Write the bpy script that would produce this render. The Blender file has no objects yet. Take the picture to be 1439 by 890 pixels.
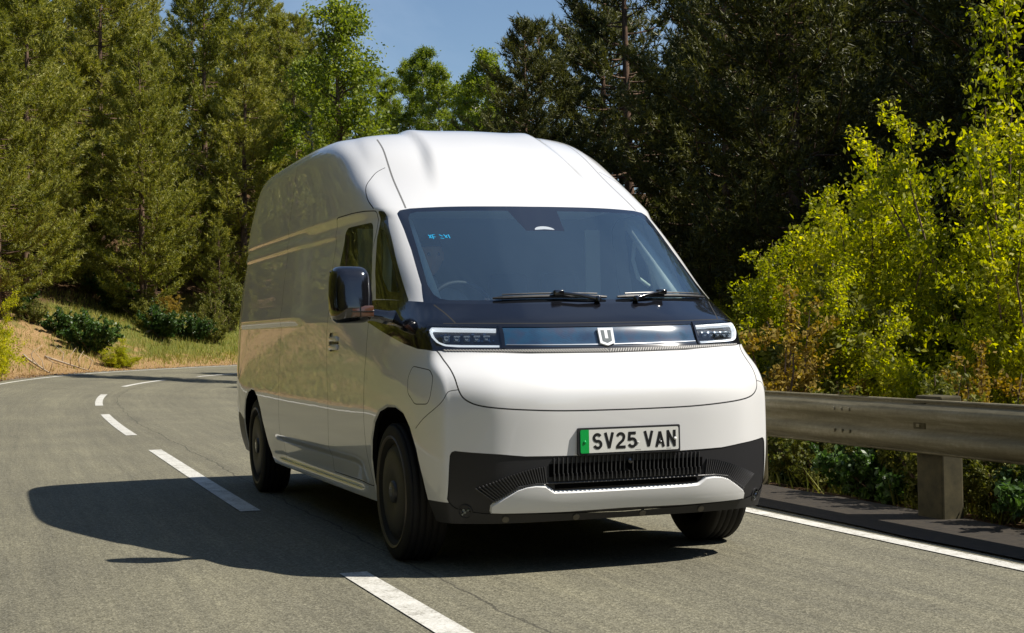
import bpy, bmesh, math, random
import numpy as np
from mathutils import Vector, Matrix, Euler
from mathutils.geometry import delaunay_2d_cdt

# ------------------------------------------------------------------ camera, sky, sun, exposure
scn = bpy.context.scene
cam_d = bpy.data.cameras.new("camera")
cam_d.sensor_width = 36.0
cam_d.lens = 53.82
cam_d.clip_start = 0.1
cam_d.clip_end = 2000.0
cam = bpy.data.objects.new("camera", cam_d)
scn.collection.objects.link(cam)
CAM = Vector((7.68752, -3.00222, 1.14226))
FW = Vector((-0.9422532, 0.33464308, 0.01315006))
RT = Vector((0.3343767, 0.94224858, -0.01896943))
UP = Vector((0.01873861, 0.01347693, 0.99973358))
mw = Matrix((RT, UP, -FW)).transposed().to_4x4()
mw.translation = CAM
cam.matrix_world = mw
scn.camera = cam

SUN_TO = Vector((0.39, 0.74, 1.0)).normalized()      # towards the sun, from the van's shadow on the road
world = bpy.data.worlds.new("World")
scn.world = world
world.use_nodes = True
wn = world.node_tree
wn.nodes.clear()
w_out = wn.nodes.new("ShaderNodeOutputWorld")
w_bg = wn.nodes.new("ShaderNodeBackground")
sky = wn.nodes.new("ShaderNodeTexSky")
sky.sky_type = 'NISHITA'
sky.sun_disc = False
sky.sun_elevation = math.asin(SUN_TO.z)
sky.sun_rotation = math.atan2(SUN_TO.x, SUN_TO.y)
sky.air_density = 1.0
sky.dust_density = 0.25
sky.ozone_density = 3.2
w_bg.inputs["Strength"].default_value = 0.078
# faint high cirrus in the blue
w_tc = wn.nodes.new("ShaderNodeTexCoord"); w_mp = wn.nodes.new("ShaderNodeMapping"); w_mp.inputs["Scale"].default_value = (1.0, 1.6, 2.2)
w_nz = wn.nodes.new("ShaderNodeTexNoise"); w_nz.inputs["Scale"].default_value = 2.6; w_nz.inputs["Detail"].default_value = 7; w_nz.inputs["Roughness"].default_value = 0.62; w_nz.inputs["Distortion"].default_value = 0.6
w_rp = wn.nodes.new("ShaderNodeValToRGB"); w_rp.color_ramp.elements[0].position = 0.42; w_rp.color_ramp.elements[1].position = 0.85
w_rp.color_ramp.elements[1].color = (0.16, 0.16, 0.16, 1)
w_mx = wn.nodes.new("ShaderNodeMix"); w_mx.data_type = 'RGBA'; w_mx.inputs[7].default_value = (9.0, 10.0, 11.5, 1)
wn.links.new(w_tc.outputs["Generated"], w_mp.inputs[0]); wn.links.new(w_mp.outputs[0], w_nz.inputs["Vector"]); wn.links.new(w_nz.outputs["Fac"], w_rp.inputs[0])
wn.links.new(w_rp.outputs[0], w_mx.inputs[0]); wn.links.new(sky.outputs[0], w_mx.inputs[6]); wn.links.new(w_mx.outputs[2], w_bg.inputs[0])
wn.links.new(w_bg.outputs[0], w_out.inputs[0])

sun_d = bpy.data.lights.new("sun", 'SUN')
sun_d.energy = 4.9
sun_d.angle = math.radians(0.53)
sun_d.color = (1.0, 0.94, 0.84)
sun = bpy.data.objects.new("sun", sun_d)
scn.collection.objects.link(sun)
sun.location = (20, 40, 50)
sun.rotation_euler = SUN_TO.to_track_quat('Z', 'Y').to_euler()

scn.view_settings.view_transform = 'Standard'
scn.view_settings.look = 'None'
scn.view_settings.gamma = 1.0
scn.view_settings.use_curve_mapping = False
scn.view_settings.exposure = 0.46

C = scn.collection
rnd = random.Random(7)
R = math.radians


# ------------------------------------------------------------------ helpers
def tag(o, label=None, cat=None, group=None, kind=None):
    if label: o["label"] = label
    if cat: o["category"] = cat
    if group: o["group"] = group
    if kind: o["kind"] = kind
    return o


def empty(name, loc=(0, 0, 0), rz=0.0, parent=None, scale=1.0):
    o = bpy.data.objects.new(name, None)
    C.objects.link(o)
    o.empty_display_size = 0.2
    o.location = loc
    o.rotation_euler = (0, 0, rz)
    o.scale = (scale, scale, scale)
    if parent: o.parent = parent
    return o


def mesh_obj(name, verts, faces, mat=None, parent=None, smooth=False, normals=None, mats=None, mi=None, auto=None):
    me = bpy.data.meshes.new(name)
    if isinstance(verts, np.ndarray): verts = verts.tolist()
    if isinstance(faces, np.ndarray): faces = faces.tolist()
    me.from_pydata(verts, [], faces)
    for m in (mats or ([mat] if mat else [])): me.materials.append(m)
    if mi is not None: me.polygons.foreach_set("material_index", list(mi))
    if smooth or normals is not None:
        me.polygons.foreach_set("use_smooth", [True] * len(me.polygons))
    me.update()
    if normals is not None:
        me.normals_split_custom_set_from_vertices([tuple(n) for n in normals])
    o = bpy.data.objects.new(name, me)
    C.objects.link(o)
    if parent: o.parent = parent
    return o


def bm_obj(name, bm, mat, parent=None, smooth=None, mats=None):
    "smooth = angle in degrees above which edges stay sharp"
    if smooth is not None:
        a = R(smooth)
        for f in bm.faces: f.smooth = True
        for e in bm.edges:
            if len(e.link_faces) == 2 and e.calc_face_angle(0) > a: e.smooth = False
    me = bpy.data.meshes.new(name)
    bm.to_mesh(me); bm.free()
    for m in (mats or [mat]): me.materials.append(m)
    o = bpy.data.objects.new(name, me)
    C.objects.link(o)
    if parent: o.parent = parent
    return o


def add_box(bm, c, s, rot=None, bevel=0.0, mi=0, seg=2):
    r = bmesh.ops.create_cube(bm, size=1.0)
    vs = r['verts']
    for v in vs: v.co = Vector((v.co.x * s[0], v.co.y * s[1], v.co.z * s[2]))
    fs = set(f for v in vs for f in v.link_faces)
    if bevel > 0:
        es = list(set(e for v in vs for e in v.link_edges))
        rb = bmesh.ops.bevel(bm, geom=es, offset=bevel, segments=seg, affect='EDGES', profile=0.5)
        vs = list(set(rb['verts']) | set(v for v in vs if v.is_valid))
        fs = set(f for v in vs for f in v.link_faces)
    M = (rot.to_matrix().to_4x4() if isinstance(rot, Euler) else (rot.to_4x4() if rot else Matrix.Identity(4)))
    M = Matrix.Translation(c) @ M
    for v in vs: v.co = M @ v.co
    for f in fs: f.material_index = mi
    return vs


def add_tube(bm, pts, rad, seg=8, mi=0, cap=True):
    pts = [Vector(p) for p in pts]
    n = len(pts)
    rads = rad if isinstance(rad, (list, tuple)) else [rad] * n
    rings = []
    up = Vector((0, 0, 1))
    prev = None
    for i, p in enumerate(pts):
        d = (pts[min(i + 1, n - 1)] - pts[max(i - 1, 0)]).normalized()
        if prev is None:
            a = d.cross(up if abs(d.z) < 0.9 else Vector((1, 0, 0))).normalized()
        else:
            a = (prev - d * prev.dot(d)).normalized()
        prev = a
        b = d.cross(a)
        rings.append([bm.verts.new(p + (a * math.cos(2 * math.pi * k / seg) + b * math.sin(2 * math.pi * k / seg)) * rads[i]) for k in range(seg)])
    for i in range(n - 1):
        for k in range(seg):
            f = bm.faces.new((rings[i][k], rings[i][(k + 1) % seg], rings[i + 1][(k + 1) % seg], rings[i + 1][k]))
            f.material_index = mi
    if cap:
        bm.faces.new(list(reversed(rings[0]))).material_index = mi
        bm.faces.new(rings[-1]).material_index = mi


def add_lathe(bm, prof, seg=48, axis='Y', c=(0, 0, 0), mi=0, close=False):
    "prof: list of (radius, offset along the axis)"
    rings = []
    for r, h in prof:
        ring = []
        for k in range(seg):
            a = 2 * math.pi * k / seg
            if axis == 'Y': p = Vector((r * math.cos(a), h, r * math.sin(a)))
            elif axis == 'X': p = Vector((h, r * math.cos(a), r * math.sin(a)))
            else: p = Vector((r * math.cos(a), r * math.sin(a), h))
            ring.append(bm.verts.new(p + Vector(c)))
        rings.append(ring)
    for i in range(len(rings) - 1):
        for k in range(seg):
            bm.faces.new((rings[i][k], rings[i][(k + 1) % seg], rings[i + 1][(k + 1) % seg], rings[i + 1][k])).material_index = mi
    if close:
        bm.faces.new(list(reversed(rings[0]))).material_index = mi
        bm.faces.new(rings[-1]).material_index = mi


def mat(name, color=(0.5, 0.5, 0.5), rough=0.5, metal=0.0, coat=0.0, spec=0.5, coat_rough=0.03, **kw):
    m = bpy.data.materials.new(name)
    m.use_nodes = True
    b = m.node_tree.nodes["Principled BSDF"]
    b.inputs["Base Color"].default_value = (*color, 1)
    b.inputs["Roughness"].default_value = rough
    b.inputs["Metallic"].default_value = metal
    b.inputs["Coat Weight"].default_value = coat
    b.inputs["Coat Roughness"].default_value = coat_rough
    b.inputs["Specular IOR Level"].default_value = spec
    for k, v in kw.items(): b.inputs[k.replace("_", " ")].default_value = v
    return m


class NB:
    "small node builder"
    def __init__(self, m):
        self.t = m.node_tree
        self.b = self.t.nodes.get("Principled BSDF")

    def n(self, typ, **kw):
        x = self.t.nodes.new(typ)
        for k, v in kw.items():
            if k.startswith("i_"): x.inputs[k[2:].replace("_", " ")].default_value = v
            else: setattr(x, k, v)
        return x

    def l(self, a, b): self.t.links.new(a, b)

    def coord(self, kind="Object"): return self.n("ShaderNodeTexCoord").outputs[kind]

    def noise(self, scale, detail=4, rough=0.55, vec=None, dist=0.0):
        x = self.n("ShaderNodeTexNoise")
        x.inputs["Scale"].default_value = scale
        x.inputs["Detail"].default_value = detail
        x.inputs["Roughness"].default_value = rough
        x.inputs["Distortion"].default_value = dist
        if vec is not None: self.l(vec, x.inputs["Vector"])
        return x.outputs["Fac"]

    def ramp(self, fac, stops):
        x = self.n("ShaderNodeValToRGB")
        e = x.color_ramp.elements
        while len(e) < len(stops): e.new(0.5)
        for k, (p, c) in enumerate(stops):
            e[k].position = p
            e[k].color = (*c, 1) if len(c) == 3 else c
        self.l(fac, x.inputs[0])
        return x.outputs[0]

    def mix(self, a, b, fac, mode='MIX'):
        x = self.n("ShaderNodeMix", data_type='RGBA', blend_type=mode)
        for s, v in ((x.inputs[0], fac), (x.inputs[6], a), (x.inputs[7], b)):
            if isinstance(v, (int, float)): s.default_value = v
            elif isinstance(v, tuple): s.default_value = (*v, 1)
            else: self.l(v, s)
        return x.outputs[2]

    def math(self, op, a, b=0.0, c=0.0):
        x = self.n("ShaderNodeMath", operation=op)
        for s, v in zip(x.inputs, (a, b, c)):
            if isinstance(v, (int, float)): s.default_value = v
            else: self.l(v, s)
        return x.outputs[0]

    def bump(self, h, strength=0.3, dist=0.01):
        x = self.n("ShaderNodeBump")
        x.inputs["Strength"].default_value = strength
        x.inputs["Distance"].default_value = dist
        self.l(h, x.inputs["Height"])
        self.l(x.outputs[0], self.b.inputs["Normal"])
# ------------------------------------------------------------------ the road's centre line
KP = [(70, 18.0), (56, 9.5), (42, 2.8), (28, -0.55), (16, -1.28), (9, -1.29), (2, -1.25), (-2.6, -1.235), (-9, -1.14), (-13, -1.09), (-17.5, -0.97), (-21, -0.80), (-25, -0.42), (-29.5, 0.36), (-33.5, 1.60), (-37.3, 3.35)]


def build_centre():
    P = np.array(KP, float)
    x = -P[:, 0]; y = P[:, 1]
    xs = np.arange(x[0], x[-1], 0.5)
    # smooth cubic through the key points
    h = np.diff(x); d = np.diff(y) / h
    m = np.zeros(len(x)); m[1:-1] = (d[:-1] * h[1:] + d[1:] * h[:-1]) / (h[1:] + h[:-1]); m[0] = d[0]; m[-1] = 0.50
    i = np.clip(np.searchsorted(x, xs, side='right') - 1, 0, len(x) - 2)
    t = (xs - x[i]) / h[i]
    ys = (2*t**3-3*t*t+1)*y[i] + (t**3-2*t*t+t)*h[i]*m[i] + (-2*t**3+3*t*t)*y[i+1] + (t**3-t*t)*h[i]*m[i+1]
    pts = [(-a, b) for a, b in zip(xs, ys)]
    # then an arc that carries the bend on behind the van
    px, py = -x[-1], y[-1]
    hd = math.atan2(0.50, -1.0)
    s = 0.0
    while s < 130:
        pts.append((px, py))
        k = 1 / 27.0 if s < 48 else 0.0
        hd -= k * 0.5
        px += math.cos(hd) * 0.5; py += math.sin(hd) * 0.5
        s += 0.5
    pts = np.array(pts)
    k = np.ones(9) / 9
    q = pts.copy()
    for c in (0, 1): q[4:-4, c] = np.convolve(pts[:, c], k, 'valid')
    return q


CL = build_centre()
CT = np.gradient(CL, axis=0); CT /= np.linalg.norm(CT, axis=1)[:, None]
CNI = np.stack([CT[:, 1], -CT[:, 0]], 1)           # towards the inside of the bend
CS = np.concatenate([[0], np.cumsum(np.linalg.norm(np.diff(CL, axis=0), axis=1))])
S0 = CS[np.argmin(np.abs(CL[:, 0]) + 100 * (CL[:, 1] > 3))]   # s at the front axle
CS = CS - S0                                        # s = 0 beside the front axle, growing away


def sst(a, b, x):
    t = np.clip((x - a) / (b - a), 0, 1)
    return t * t * (3 - 2 * t)


def sd(x, y):
    x = np.asarray(x, float).ravel(); y = np.asarray(y, float).ravel()
    S = np.empty(len(x)); Dn = np.empty(len(x))
    for a in range(0, len(x), 4000):
        dx = x[a:a+4000, None] - CL[None, :, 0]; dy = y[a:a+4000, None] - CL[None, :, 1]
        i = np.argmin(dx * dx + dy * dy, axis=1)
        r = np.arange(len(i))
        Dn[a:a+4000] = dx[r, i] * CNI[i, 0] + dy[r, i] * CNI[i, 1]
        sg = np.sign(Dn[a:a+4000]); sg[sg == 0] = 1
        Dn[a:a+4000] = sg * np.sqrt(dx[r, i] ** 2 + dy[r, i] ** 2)
        S[a:a+4000] = CS[i] + (dx[r, i] * CT[i, 0] + dy[r, i] * CT[i, 1])
    return S, Dn


def bank(s): return 0.055 * sst(12, 38, s)


def road_z(s, d):                                   # d: + towards the inside
    return bank(s) * np.clip(2.9 - d, 0, 6.3)


def vnoise(x, y, f, seed=0):
    x = x * f + seed * 17.3; y = y * f + seed * 9.1
    return (np.sin(x * 1.3 + 1.7 * np.sin(y * 0.9 + 1)) + np.sin(y * 1.7 + 1.3 * np.sin(x * 1.1 + 2)) + 0.5 * np.sin(2.9 * x + 3.1 * y + seed)) / 2.5


def ground_z(x, y, road=False):
    x = np.asarray(x, float); y = np.asarray(y, float)
    sh = x.shape
    s, d = sd(x, y)
    xf, yf = x.ravel(), y.ravel()
    eo = -d - 3.15                                  # beyond the outer edge
    ei = d - 3.15
    z = road_z(s, np.clip(d, -3.4, 3.4)) - 0.035
    far = sst(6, 34, s)
    zo = (1.35 * sst(0.7, 5.5, eo) + 0.30 * np.clip(eo - 4.0, 0, 24) + 0.10 * np.clip(eo - 12, 0, 14)) * (0.40 + 0.60 * far)
    zo += 0.09 * vnoise(xf, yf, 0.9) * sst(0.6, 3, eo) + 0.35 * vnoise(xf, yf, 0.22, 3) * sst(3, 9, eo)
    zi = -0.35 * sst(0.9, 2.6, ei) + 0.14 * np.clip(ei - 7, 0, 30) + 0.06 * vnoise(xf, yf, 0.8, 2) * sst(0.5, 2, ei)
    z = z + np.where(eo > 0, zo, 0) + np.where(ei > 0, zi, 0)
    r = np.hypot(xf + 30, yf)
    z = z * (1 - sst(170, 260, r)) + 6 * sst(170, 260, r)
    return z.reshape(sh)


def gz(x, y): return float(ground_z(np.array([x]), np.array([y]))[0])


# ------------------------------------------------------------------ ground materials
def m_ground():
    m = mat("earth_grass_litter", rough=0.95, spec=0.15)
    k = NB(m); v = k.coord("Object")
    big = k.noise(0.22, 5, 0.6, v); mid = k.noise(1.7, 6, 0.65, v); fine = k.noise(28, 5, 0.7, v)
    dirt = k.ramp(fine, [(0.25, (0.17, 0.10, 0.045)), (0.5, (0.34, 0.215, 0.10)), (0.75, (0.52, 0.37, 0.19))])
    grs = k.ramp(fine, [(0.25, (0.05, 0.065, 0.015)), (0.6, (0.16, 0.17, 0.035)), (0.85, (0.34, 0.29, 0.09))])
    at = k.n("ShaderNodeAttribute", attribute_name="grass")
    f = k.math('ADD', at.outputs["Fac"], k.math('MULTIPLY', k.math('SUBTRACT', mid, 0.5), 1.5))
    f = k.ramp(f, [(0.38, (0, 0, 0)), (0.62, (1, 1, 1))])
    col = k.mix(dirt, grs, f)
    at2 = k.n("ShaderNodeAttribute", attribute_name="litter")
    lit = k.ramp(k.math('ADD', at2.outputs["Fac"], k.math('MULTIPLY', k.math('SUBTRACT', big, 0.5), 1.2)), [(0.35, (0, 0, 0)), (0.7, (1, 1, 1))])
    ltc = k.ramp(fine, [(0.3, (0.045, 0.028, 0.014)), (0.7, (0.17, 0.10, 0.05))])
    col = k.mix(col, ltc, lit)
    k.l(col, k.b.inputs["Base Color"])
    k.bump(k.math('ADD', fine, k.math('MULTIPLY', mid, 2.0)), 0.9, 0.05)
    return m


def m_asphalt():
    m = mat("asphalt", rough=0.82, spec=0.35)
    k = NB(m); v = k.coord("Object")
    fine = k.noise(85, 3, 0.8, v); mid = k.noise(14, 5, 0.7, v); big = k.noise(0.5, 4, 0.6, v)
    vor = k.n("ShaderNodeTexVoronoi", feature='F1'); vor.inputs["Scale"].default_value = 120
    k.l(v, vor.inputs["Vector"])
    stone = k.ramp(vor.outputs["Color"], [(0.15, (0.112, 0.104, 0.074)), (0.5, (0.168, 0.158, 0.116)), (0.85, (0.255, 0.240, 0.180))])
    st2 = k.ramp(k.noise(38, 4, 0.75, v), [(0.3, (0.72, 0.72, 0.72)), (0.7, (1.2, 1.2, 1.2))])
    c = k.mix(stone, st2, 1.0, 'MULTIPLY')
    gr = k.ramp(mid, [(0.3, (0.86, 0.86, 0.85)), (0.7, (1.10, 1.10, 1.08))])
    c = k.mix(c, gr, 1.0, 'MULTIPLY')
    # wheel tracks polished a little paler and smoother, oil line down the lane middles
    at = k.n("ShaderNodeAttribute", attribute_name="lane")
    tr = k.ramp(at.outputs["Fac"], [(0.0, (1.0, 1.0, 1.0)), (0.10, (0.94, 0.94, 0.94)), (0.25, (1.05, 1.05, 1.04)), (0.5, (0.93, 0.93, 0.93)), (0.75, (1.05, 1.05, 1.04)), (0.9, (0.94, 0.94, 0.94)), (1.0, (1, 1, 1))])
    c = k.mix(c, tr, 1.0, 'MULTIPLY')
    c = k.mix(c, k.ramp(big, [(0.3, (0.86, 0.86, 0.87)), (0.7, (1.12, 1.12, 1.08))]), 1.0, 'MULTIPLY')
    # tyre polish worn in along the lane, repairs and seams
    uv = k.n("ShaderNodeAttribute", attribute_name="along")
    mp = k.n("ShaderNodeMapping"); mp.inputs["Scale"].default_value = (0.35, 9.0, 1)
    k.l(uv.outputs["Vector"], mp.inputs["Vector"])
    stn = k.noise(1.0, 5, 0.65, mp.outputs[0])
    c = k.mix(c, k.ramp(stn, [(0.3, (0.86, 0.86, 0.87)), (0.7, (1.14, 1.13, 1.10))]), 1.0, 'MULTIPLY')
    sx = k.n("ShaderNodeSeparateXYZ"); k.l(uv.outputs["Vector"], sx.inputs[0])
    wob_ = k.math('MULTIPLY', k.math('SUBTRACT', k.noise(0.8, 5, 0.7, v), 0.5), 0.22)
    for y0_, wd in ((0.34, 0.007), (-3.0, 0.012)):
        dd_ = k.math('ABSOLUTE', k.math('ADD', k.math('SUBTRACT', sx.outputs["Y"], y0_), wob_))
        c = k.mix(c, (0.03, 0.028, 0.022), k.math('MULTIPLY', k.math('LESS_THAN', dd_, wd), 0.6))
    mp2 = k.n("ShaderNodeMapping"); mp2.inputs["Scale"].default_value = (1.6, 60.0, 1)
    k.l(uv.outputs["Vector"], mp2.inputs["Vector"])
    c = k.mix(c, k.ramp(k.noise(1.0, 3, 0.7, mp2.outputs[0]), [(0.3, (0.88, 0.88, 0.88)), (0.7, (1.12, 1.12, 1.11))]), 1.0, 'MULTIPLY')
    k.l(c, k.b.inputs["Base Color"])
    k.bump(k.math('ADD', vor.outputs["Distance"], fine), 0.45, 0.006)
    return m


def m_paint():
    m = mat("road_paint", rough=0.6, spec=0.4)
    k = NB(m); v = k.coord("Object")
    n1 = k.noise(60, 4, 0.8, v); n2 = k.noise(6, 5, 0.7, v)
    f = k.math('ADD', k.math('MULTIPLY', n1, 0.6), k.math('MULTIPLY', n2, 0.5))
    c = k.ramp(f, [(0.42, (0.20, 0.19, 0.16)), (0.50, (0.50, 0.485, 0.43)), (0.62, (0.66, 0.65, 0.60)), (0.8, (0.74, 0.73, 0.69))])
    k.l(c, k.b.inputs["Base Color"])
    k.bump(n1, 0.3, 0.004)
    return m


M_GROUND, M_ASPH, M_PAINT = m_ground(), m_asphalt(), m_paint()


# ------------------------------------------------------------------ the ground: one sheet to the horizon
def build_ground():
    def axis(lo, hi, dense_lo, dense_hi, fine, grow):
        a = list(np.arange(dense_lo, dense_hi + 1e-6, fine))
        st = fine; x = a[-1]
        while x < hi: st *= grow; x += st; a.append(x)
        st = fine; x = a[0]; b = []
        while x > lo: st *= grow; x -= st; b.append(x)
        return np.array(b[::-1] + a)
    X = axis(-600, 400, -66, 10, 0.55, 1.13)
    Y = axis(-500, 600, -24, 40, 0.5, 1.13)
    gx, gy = np.meshgrid(X, Y, indexing='ij')
    z = ground_z(gx, gy)
    n, m_ = gx.shape
    V = np.stack([gx, gy, z], -1).reshape(-1, 3)
    i = np.arange(n - 1)[:, None] * m_ + np.arange(m_ - 1)[None]
    F = np.stack([i, i + m_, i + m_ + 1, i + 1], -1).reshape(-1, 4)
    o = mesh_obj("ground", V, F, M_GROUND, smooth=True)
    s, d = sd(gx, gy)
    eo = -d - 3.15; ei = d - 3.15
    g = np.where(eo > 0, sst(1.0, 3.2, eo) * (0.15 + 0.85 * sst(36, 50, s) + 0.6 * (1 - sst(22, 32, s))) * 0.9, 0.0)
    g = np.where(ei > 0, 0.55 * sst(0.2, 1.5, ei) + 0.5 * sst(24, 40, ei), g)
    g = np.where(eo > 30, 1.0, g)
    lit = np.where(eo > 0, sst(6.0, 9.0, eo) * (1 - sst(26, 36, eo)), sst(0.1, 1.2, ei) * 0.9 * (1 - sst(24, 36, ei)))
    for nm, val in (("grass", g), ("litter", lit)):
        a = o.data.attributes.new(nm, 'FLOAT', 'POINT')
        a.data.foreach_set("value", val.astype(np.float32))
    tag(o, kind="structure")
    return o


build_ground()


def strip(name, s0, s1, d0, d1, lift, m, step=0.5, nd=1, kind="structure", attr=False, wob=0.0):
    "a ribbon that follows the road; d towards the inside of the bend"
    ss_ = np.arange(s0, s1 + 1e-6, step)
    if ss_[-1] < s1 - 1e-3: ss_ = np.append(ss_, s1)
    cx = np.interp(ss_, CS, CL[:, 0]); cy = np.interp(ss_, CS, CL[:, 1])
    nx = np.interp(ss_, CS, CNI[:, 0]); ny = np.interp(ss_, CS, CNI[:, 1])
    V = []
    for q, a in enumerate(ss_):
        for j in range(nd + 1):
            d = d0 + (d1 - d0) * j / nd
            if wob and j in (0, nd): d += wob * (math.sin(a * 2.1) + math.sin(a * 5.3 + 1) * 0.6)
            V.append((cx[q] + nx[q] * d, cy[q] + ny[q] * d, float(road_z(a, d)) + lift))
    F = []
    w = nd + 1
    for q in range(len(ss_) - 1):
        for j in range(nd):
            F.append((q * w + j, q * w + j + 1, (q + 1) * w + j + 1, (q + 1) * w + j))
    o = mesh_obj(name, V, F, m)
    # face up
    if o.data.polygons[0].normal.z < 0: o.data.flip_normals()
    if attr:
        a = o.data.attributes.new("lane", 'FLOAT', 'POINT')
        vals = []
        for q in range(len(ss_)):
            for j in range(nd + 1):
                d = d0 + (d1 - d0) * j / nd
                vals.append((d % 2.9) / 2.9)
        a.data.foreach_set("value", vals)
        a = o.data.attributes.new("along", 'FLOAT_VECTOR', 'POINT')
        a.data.foreach_set("vector", np.array([(s_v, d0 + (d1 - d0) * j / nd, 0.0) for s_v in ss_ for j in range(nd + 1)], np.float32).ravel())
    tag(o, kind=kind)
    return o


SMAX = float(CS[-1]) - 1
strip("road", -50, SMAX, -3.22, 3.12, 0.0, M_ASPH, 0.5, 22, attr=True, wob=0.03)
strip("road_edge_line", -50, SMAX, -2.93, -2.83, 0.005, M_PAINT)
strip("road_edge_line", -50, SMAX, 2.87, 2.98, 0.005, M_PAINT)
DASH = [(-30.0, -24.0), (-21, -15), (-6.4, -0.35), (2.62, 9.05), (11.9, 17.6), (20.7, 25.6), (29.9, 34.6), (37.6, 43.0), (46, 52), (55, 61)]
for a, b in DASH:
    strip("centre_line_mark", a, b, -0.068, 0.068, 0.005, M_PAINT, 0.5)

# strip between edge line and barrier, the barrier's shadow put into its colour
M_BARRIER_SHADE = mat("barrier_shade_tarmac", (0.05, 0.045, 0.038), 0.9)
k = NB(M_BARRIER_SHADE)
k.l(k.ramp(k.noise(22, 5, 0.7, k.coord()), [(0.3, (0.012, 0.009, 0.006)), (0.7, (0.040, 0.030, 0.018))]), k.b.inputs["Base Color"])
strip("barrier_shade_strip", -50, 60, 3.07, 3.80, 0.012, M_BARRIER_SHADE, 0.5, 2, wob=0.015)


# ------------------------------------------------------------------ leaf, needle and bark materials
def m_leaf(name, cols, trans=0.35, rough=0.6, gloss=0.25, tcol=None):
    m = bpy.data.materials.new(name)
    m.use_nodes = True
    t = m.node_tree
    b = t.nodes["Principled BSDF"]
    out = t.nodes["Material Output"]
    k = NB(m)
    g = k.n("ShaderNodeNewGeometry")
    oi = k.n("ShaderNodeObjectInfo")
    v = k.coord("Object")
    big = k.noise(0.9, 3, 0.6, v)
    f = k.math('ADD', k.math('MULTIPLY', g.outputs["Random Per Island"], 0.55), k.math('MULTIPLY', big, 0.45))
    f = k.math('ADD', f, k.math('MULTIPLY', k.math('SUBTRACT', oi.outputs["Random"], 0.5), 0.22))
    n = len(cols)
    col = k.ramp(f, [(0.2 + 0.6 * i / (n - 1), c) for i, c in enumerate(cols)])
    k.l(col, b.inputs["Base Color"])
    b.inputs["Roughness"].default_value = rough
    b.inputs["Specular IOR Level"].default_value = gloss
    tr = k.n("ShaderNodeBsdfTranslucent")
    hs = k.n("ShaderNodeHueSaturation")
    hs.inputs["Saturation"].default_value = 1.15; hs.inputs["Value"].default_value = 1.6
    if tcol: hs.inputs["Hue"].default_value = tcol
    k.l(col, hs.inputs["Color"]); k.l(hs.outputs[0], tr.inputs["Color"])
    mx = k.n("ShaderNodeMixShader"); mx.inputs[0].default_value = trans
    k.l(b.outputs[0], mx.inputs[1]); k.l(tr.outputs[0], mx.inputs[2]); k.l(mx.outputs[0], out.inputs[0])
    return m


def m_bark(name, a, b_, sc=9):
    m = mat(name, rough=0.9, spec=0.2)
    k = NB(m); v = k.coord()
    mp = k.n("ShaderNodeMapping"); mp.inputs["Scale"].default_value = (sc, sc, sc * 0.25)
    k.l(v, mp.inputs["Vector"])
    f = k.noise(1.0, 6, 0.7, mp.outputs[0])
    k.l(k.ramp(f, [(0.35, a), (0.65, b_)]), k.b.inputs["Base Color"])
    k.bump(f, 0.8, 0.03)
    return m


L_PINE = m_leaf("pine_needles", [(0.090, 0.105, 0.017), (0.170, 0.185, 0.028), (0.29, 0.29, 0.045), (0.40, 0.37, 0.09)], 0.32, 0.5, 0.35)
L_PINE_SHADE = m_leaf("shaded_pine_needles", [(0.032, 0.038, 0.010), (0.070, 0.078, 0.018), (0.15, 0.150, 0.036)], 0.22, 0.5, 0.35)  # darker copy of the pine needles, the wood's shade put into the colour
L_BIRCH = m_leaf("birch_leaves", [(0.09, 0.13, 0.018), (0.17, 0.22, 0.03), (0.30, 0.34, 0.055)], 0.40, 0.5, 0.3)
L_BRIGHT = m_leaf("bright_leaves", [(0.12, 0.15, 0.010), (0.32, 0.34, 0.020), (0.58, 0.54, 0.05)], 0.58, 0.5, 0.3)
L_DARKL = m_leaf("bramble_leaves", [(0.025, 0.055, 0.012), (0.055, 0.11, 0.022), (0.11, 0.19, 0.04)], 0.3, 0.45, 0.45)
L_BRACKEN = m_leaf("rusty_bracken_leaves", [(0.16, 0.105, 0.022), (0.30, 0.21, 0.04), (0.46, 0.36, 0.09)], 0.35, 0.7, 0.2)
L_GORSE = m_leaf("olive_gorse_leaves", [(0.07, 0.085, 0.015), (0.14, 0.15, 0.028), (0.25, 0.24, 0.05)], 0.3, 0.6, 0.25)
BARK = m_bark("pine_bark", (0.045, 0.030, 0.022), (0.22, 0.14, 0.095))
BARK_W = m_bark("birch_bark", (0.08, 0.07, 0.06), (0.55, 0.52, 0.46), 5)
TWIG = m_bark("twig_bark", (0.06, 0.04, 0.03), (0.24, 0.17, 0.12))


# ------------------------------------------------------------------ trees
def tris_mesh(name, V, mat_, m_per=3):
    n = len(V) // m_per
    me = bpy.data.meshes.new(name)
    me.vertices.add(len(V)); me.vertices.foreach_set("co", np.asarray(V, np.float32).ravel())
    me.loops.add(n * m_per); me.loops.foreach_set("vertex_index", np.arange(n * m_per, dtype=np.int32))
    me.polygons.add(n)
    me.polygons.foreach_set("loop_start", np.arange(0, n * m_per, m_per, dtype=np.int32))
    me.materials.append(mat_)
    me.update(calc_edges=True)
    return me


def unit(v): return v / np.maximum(np.linalg.norm(v, axis=-1, keepdims=True), 1e-9)


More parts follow.
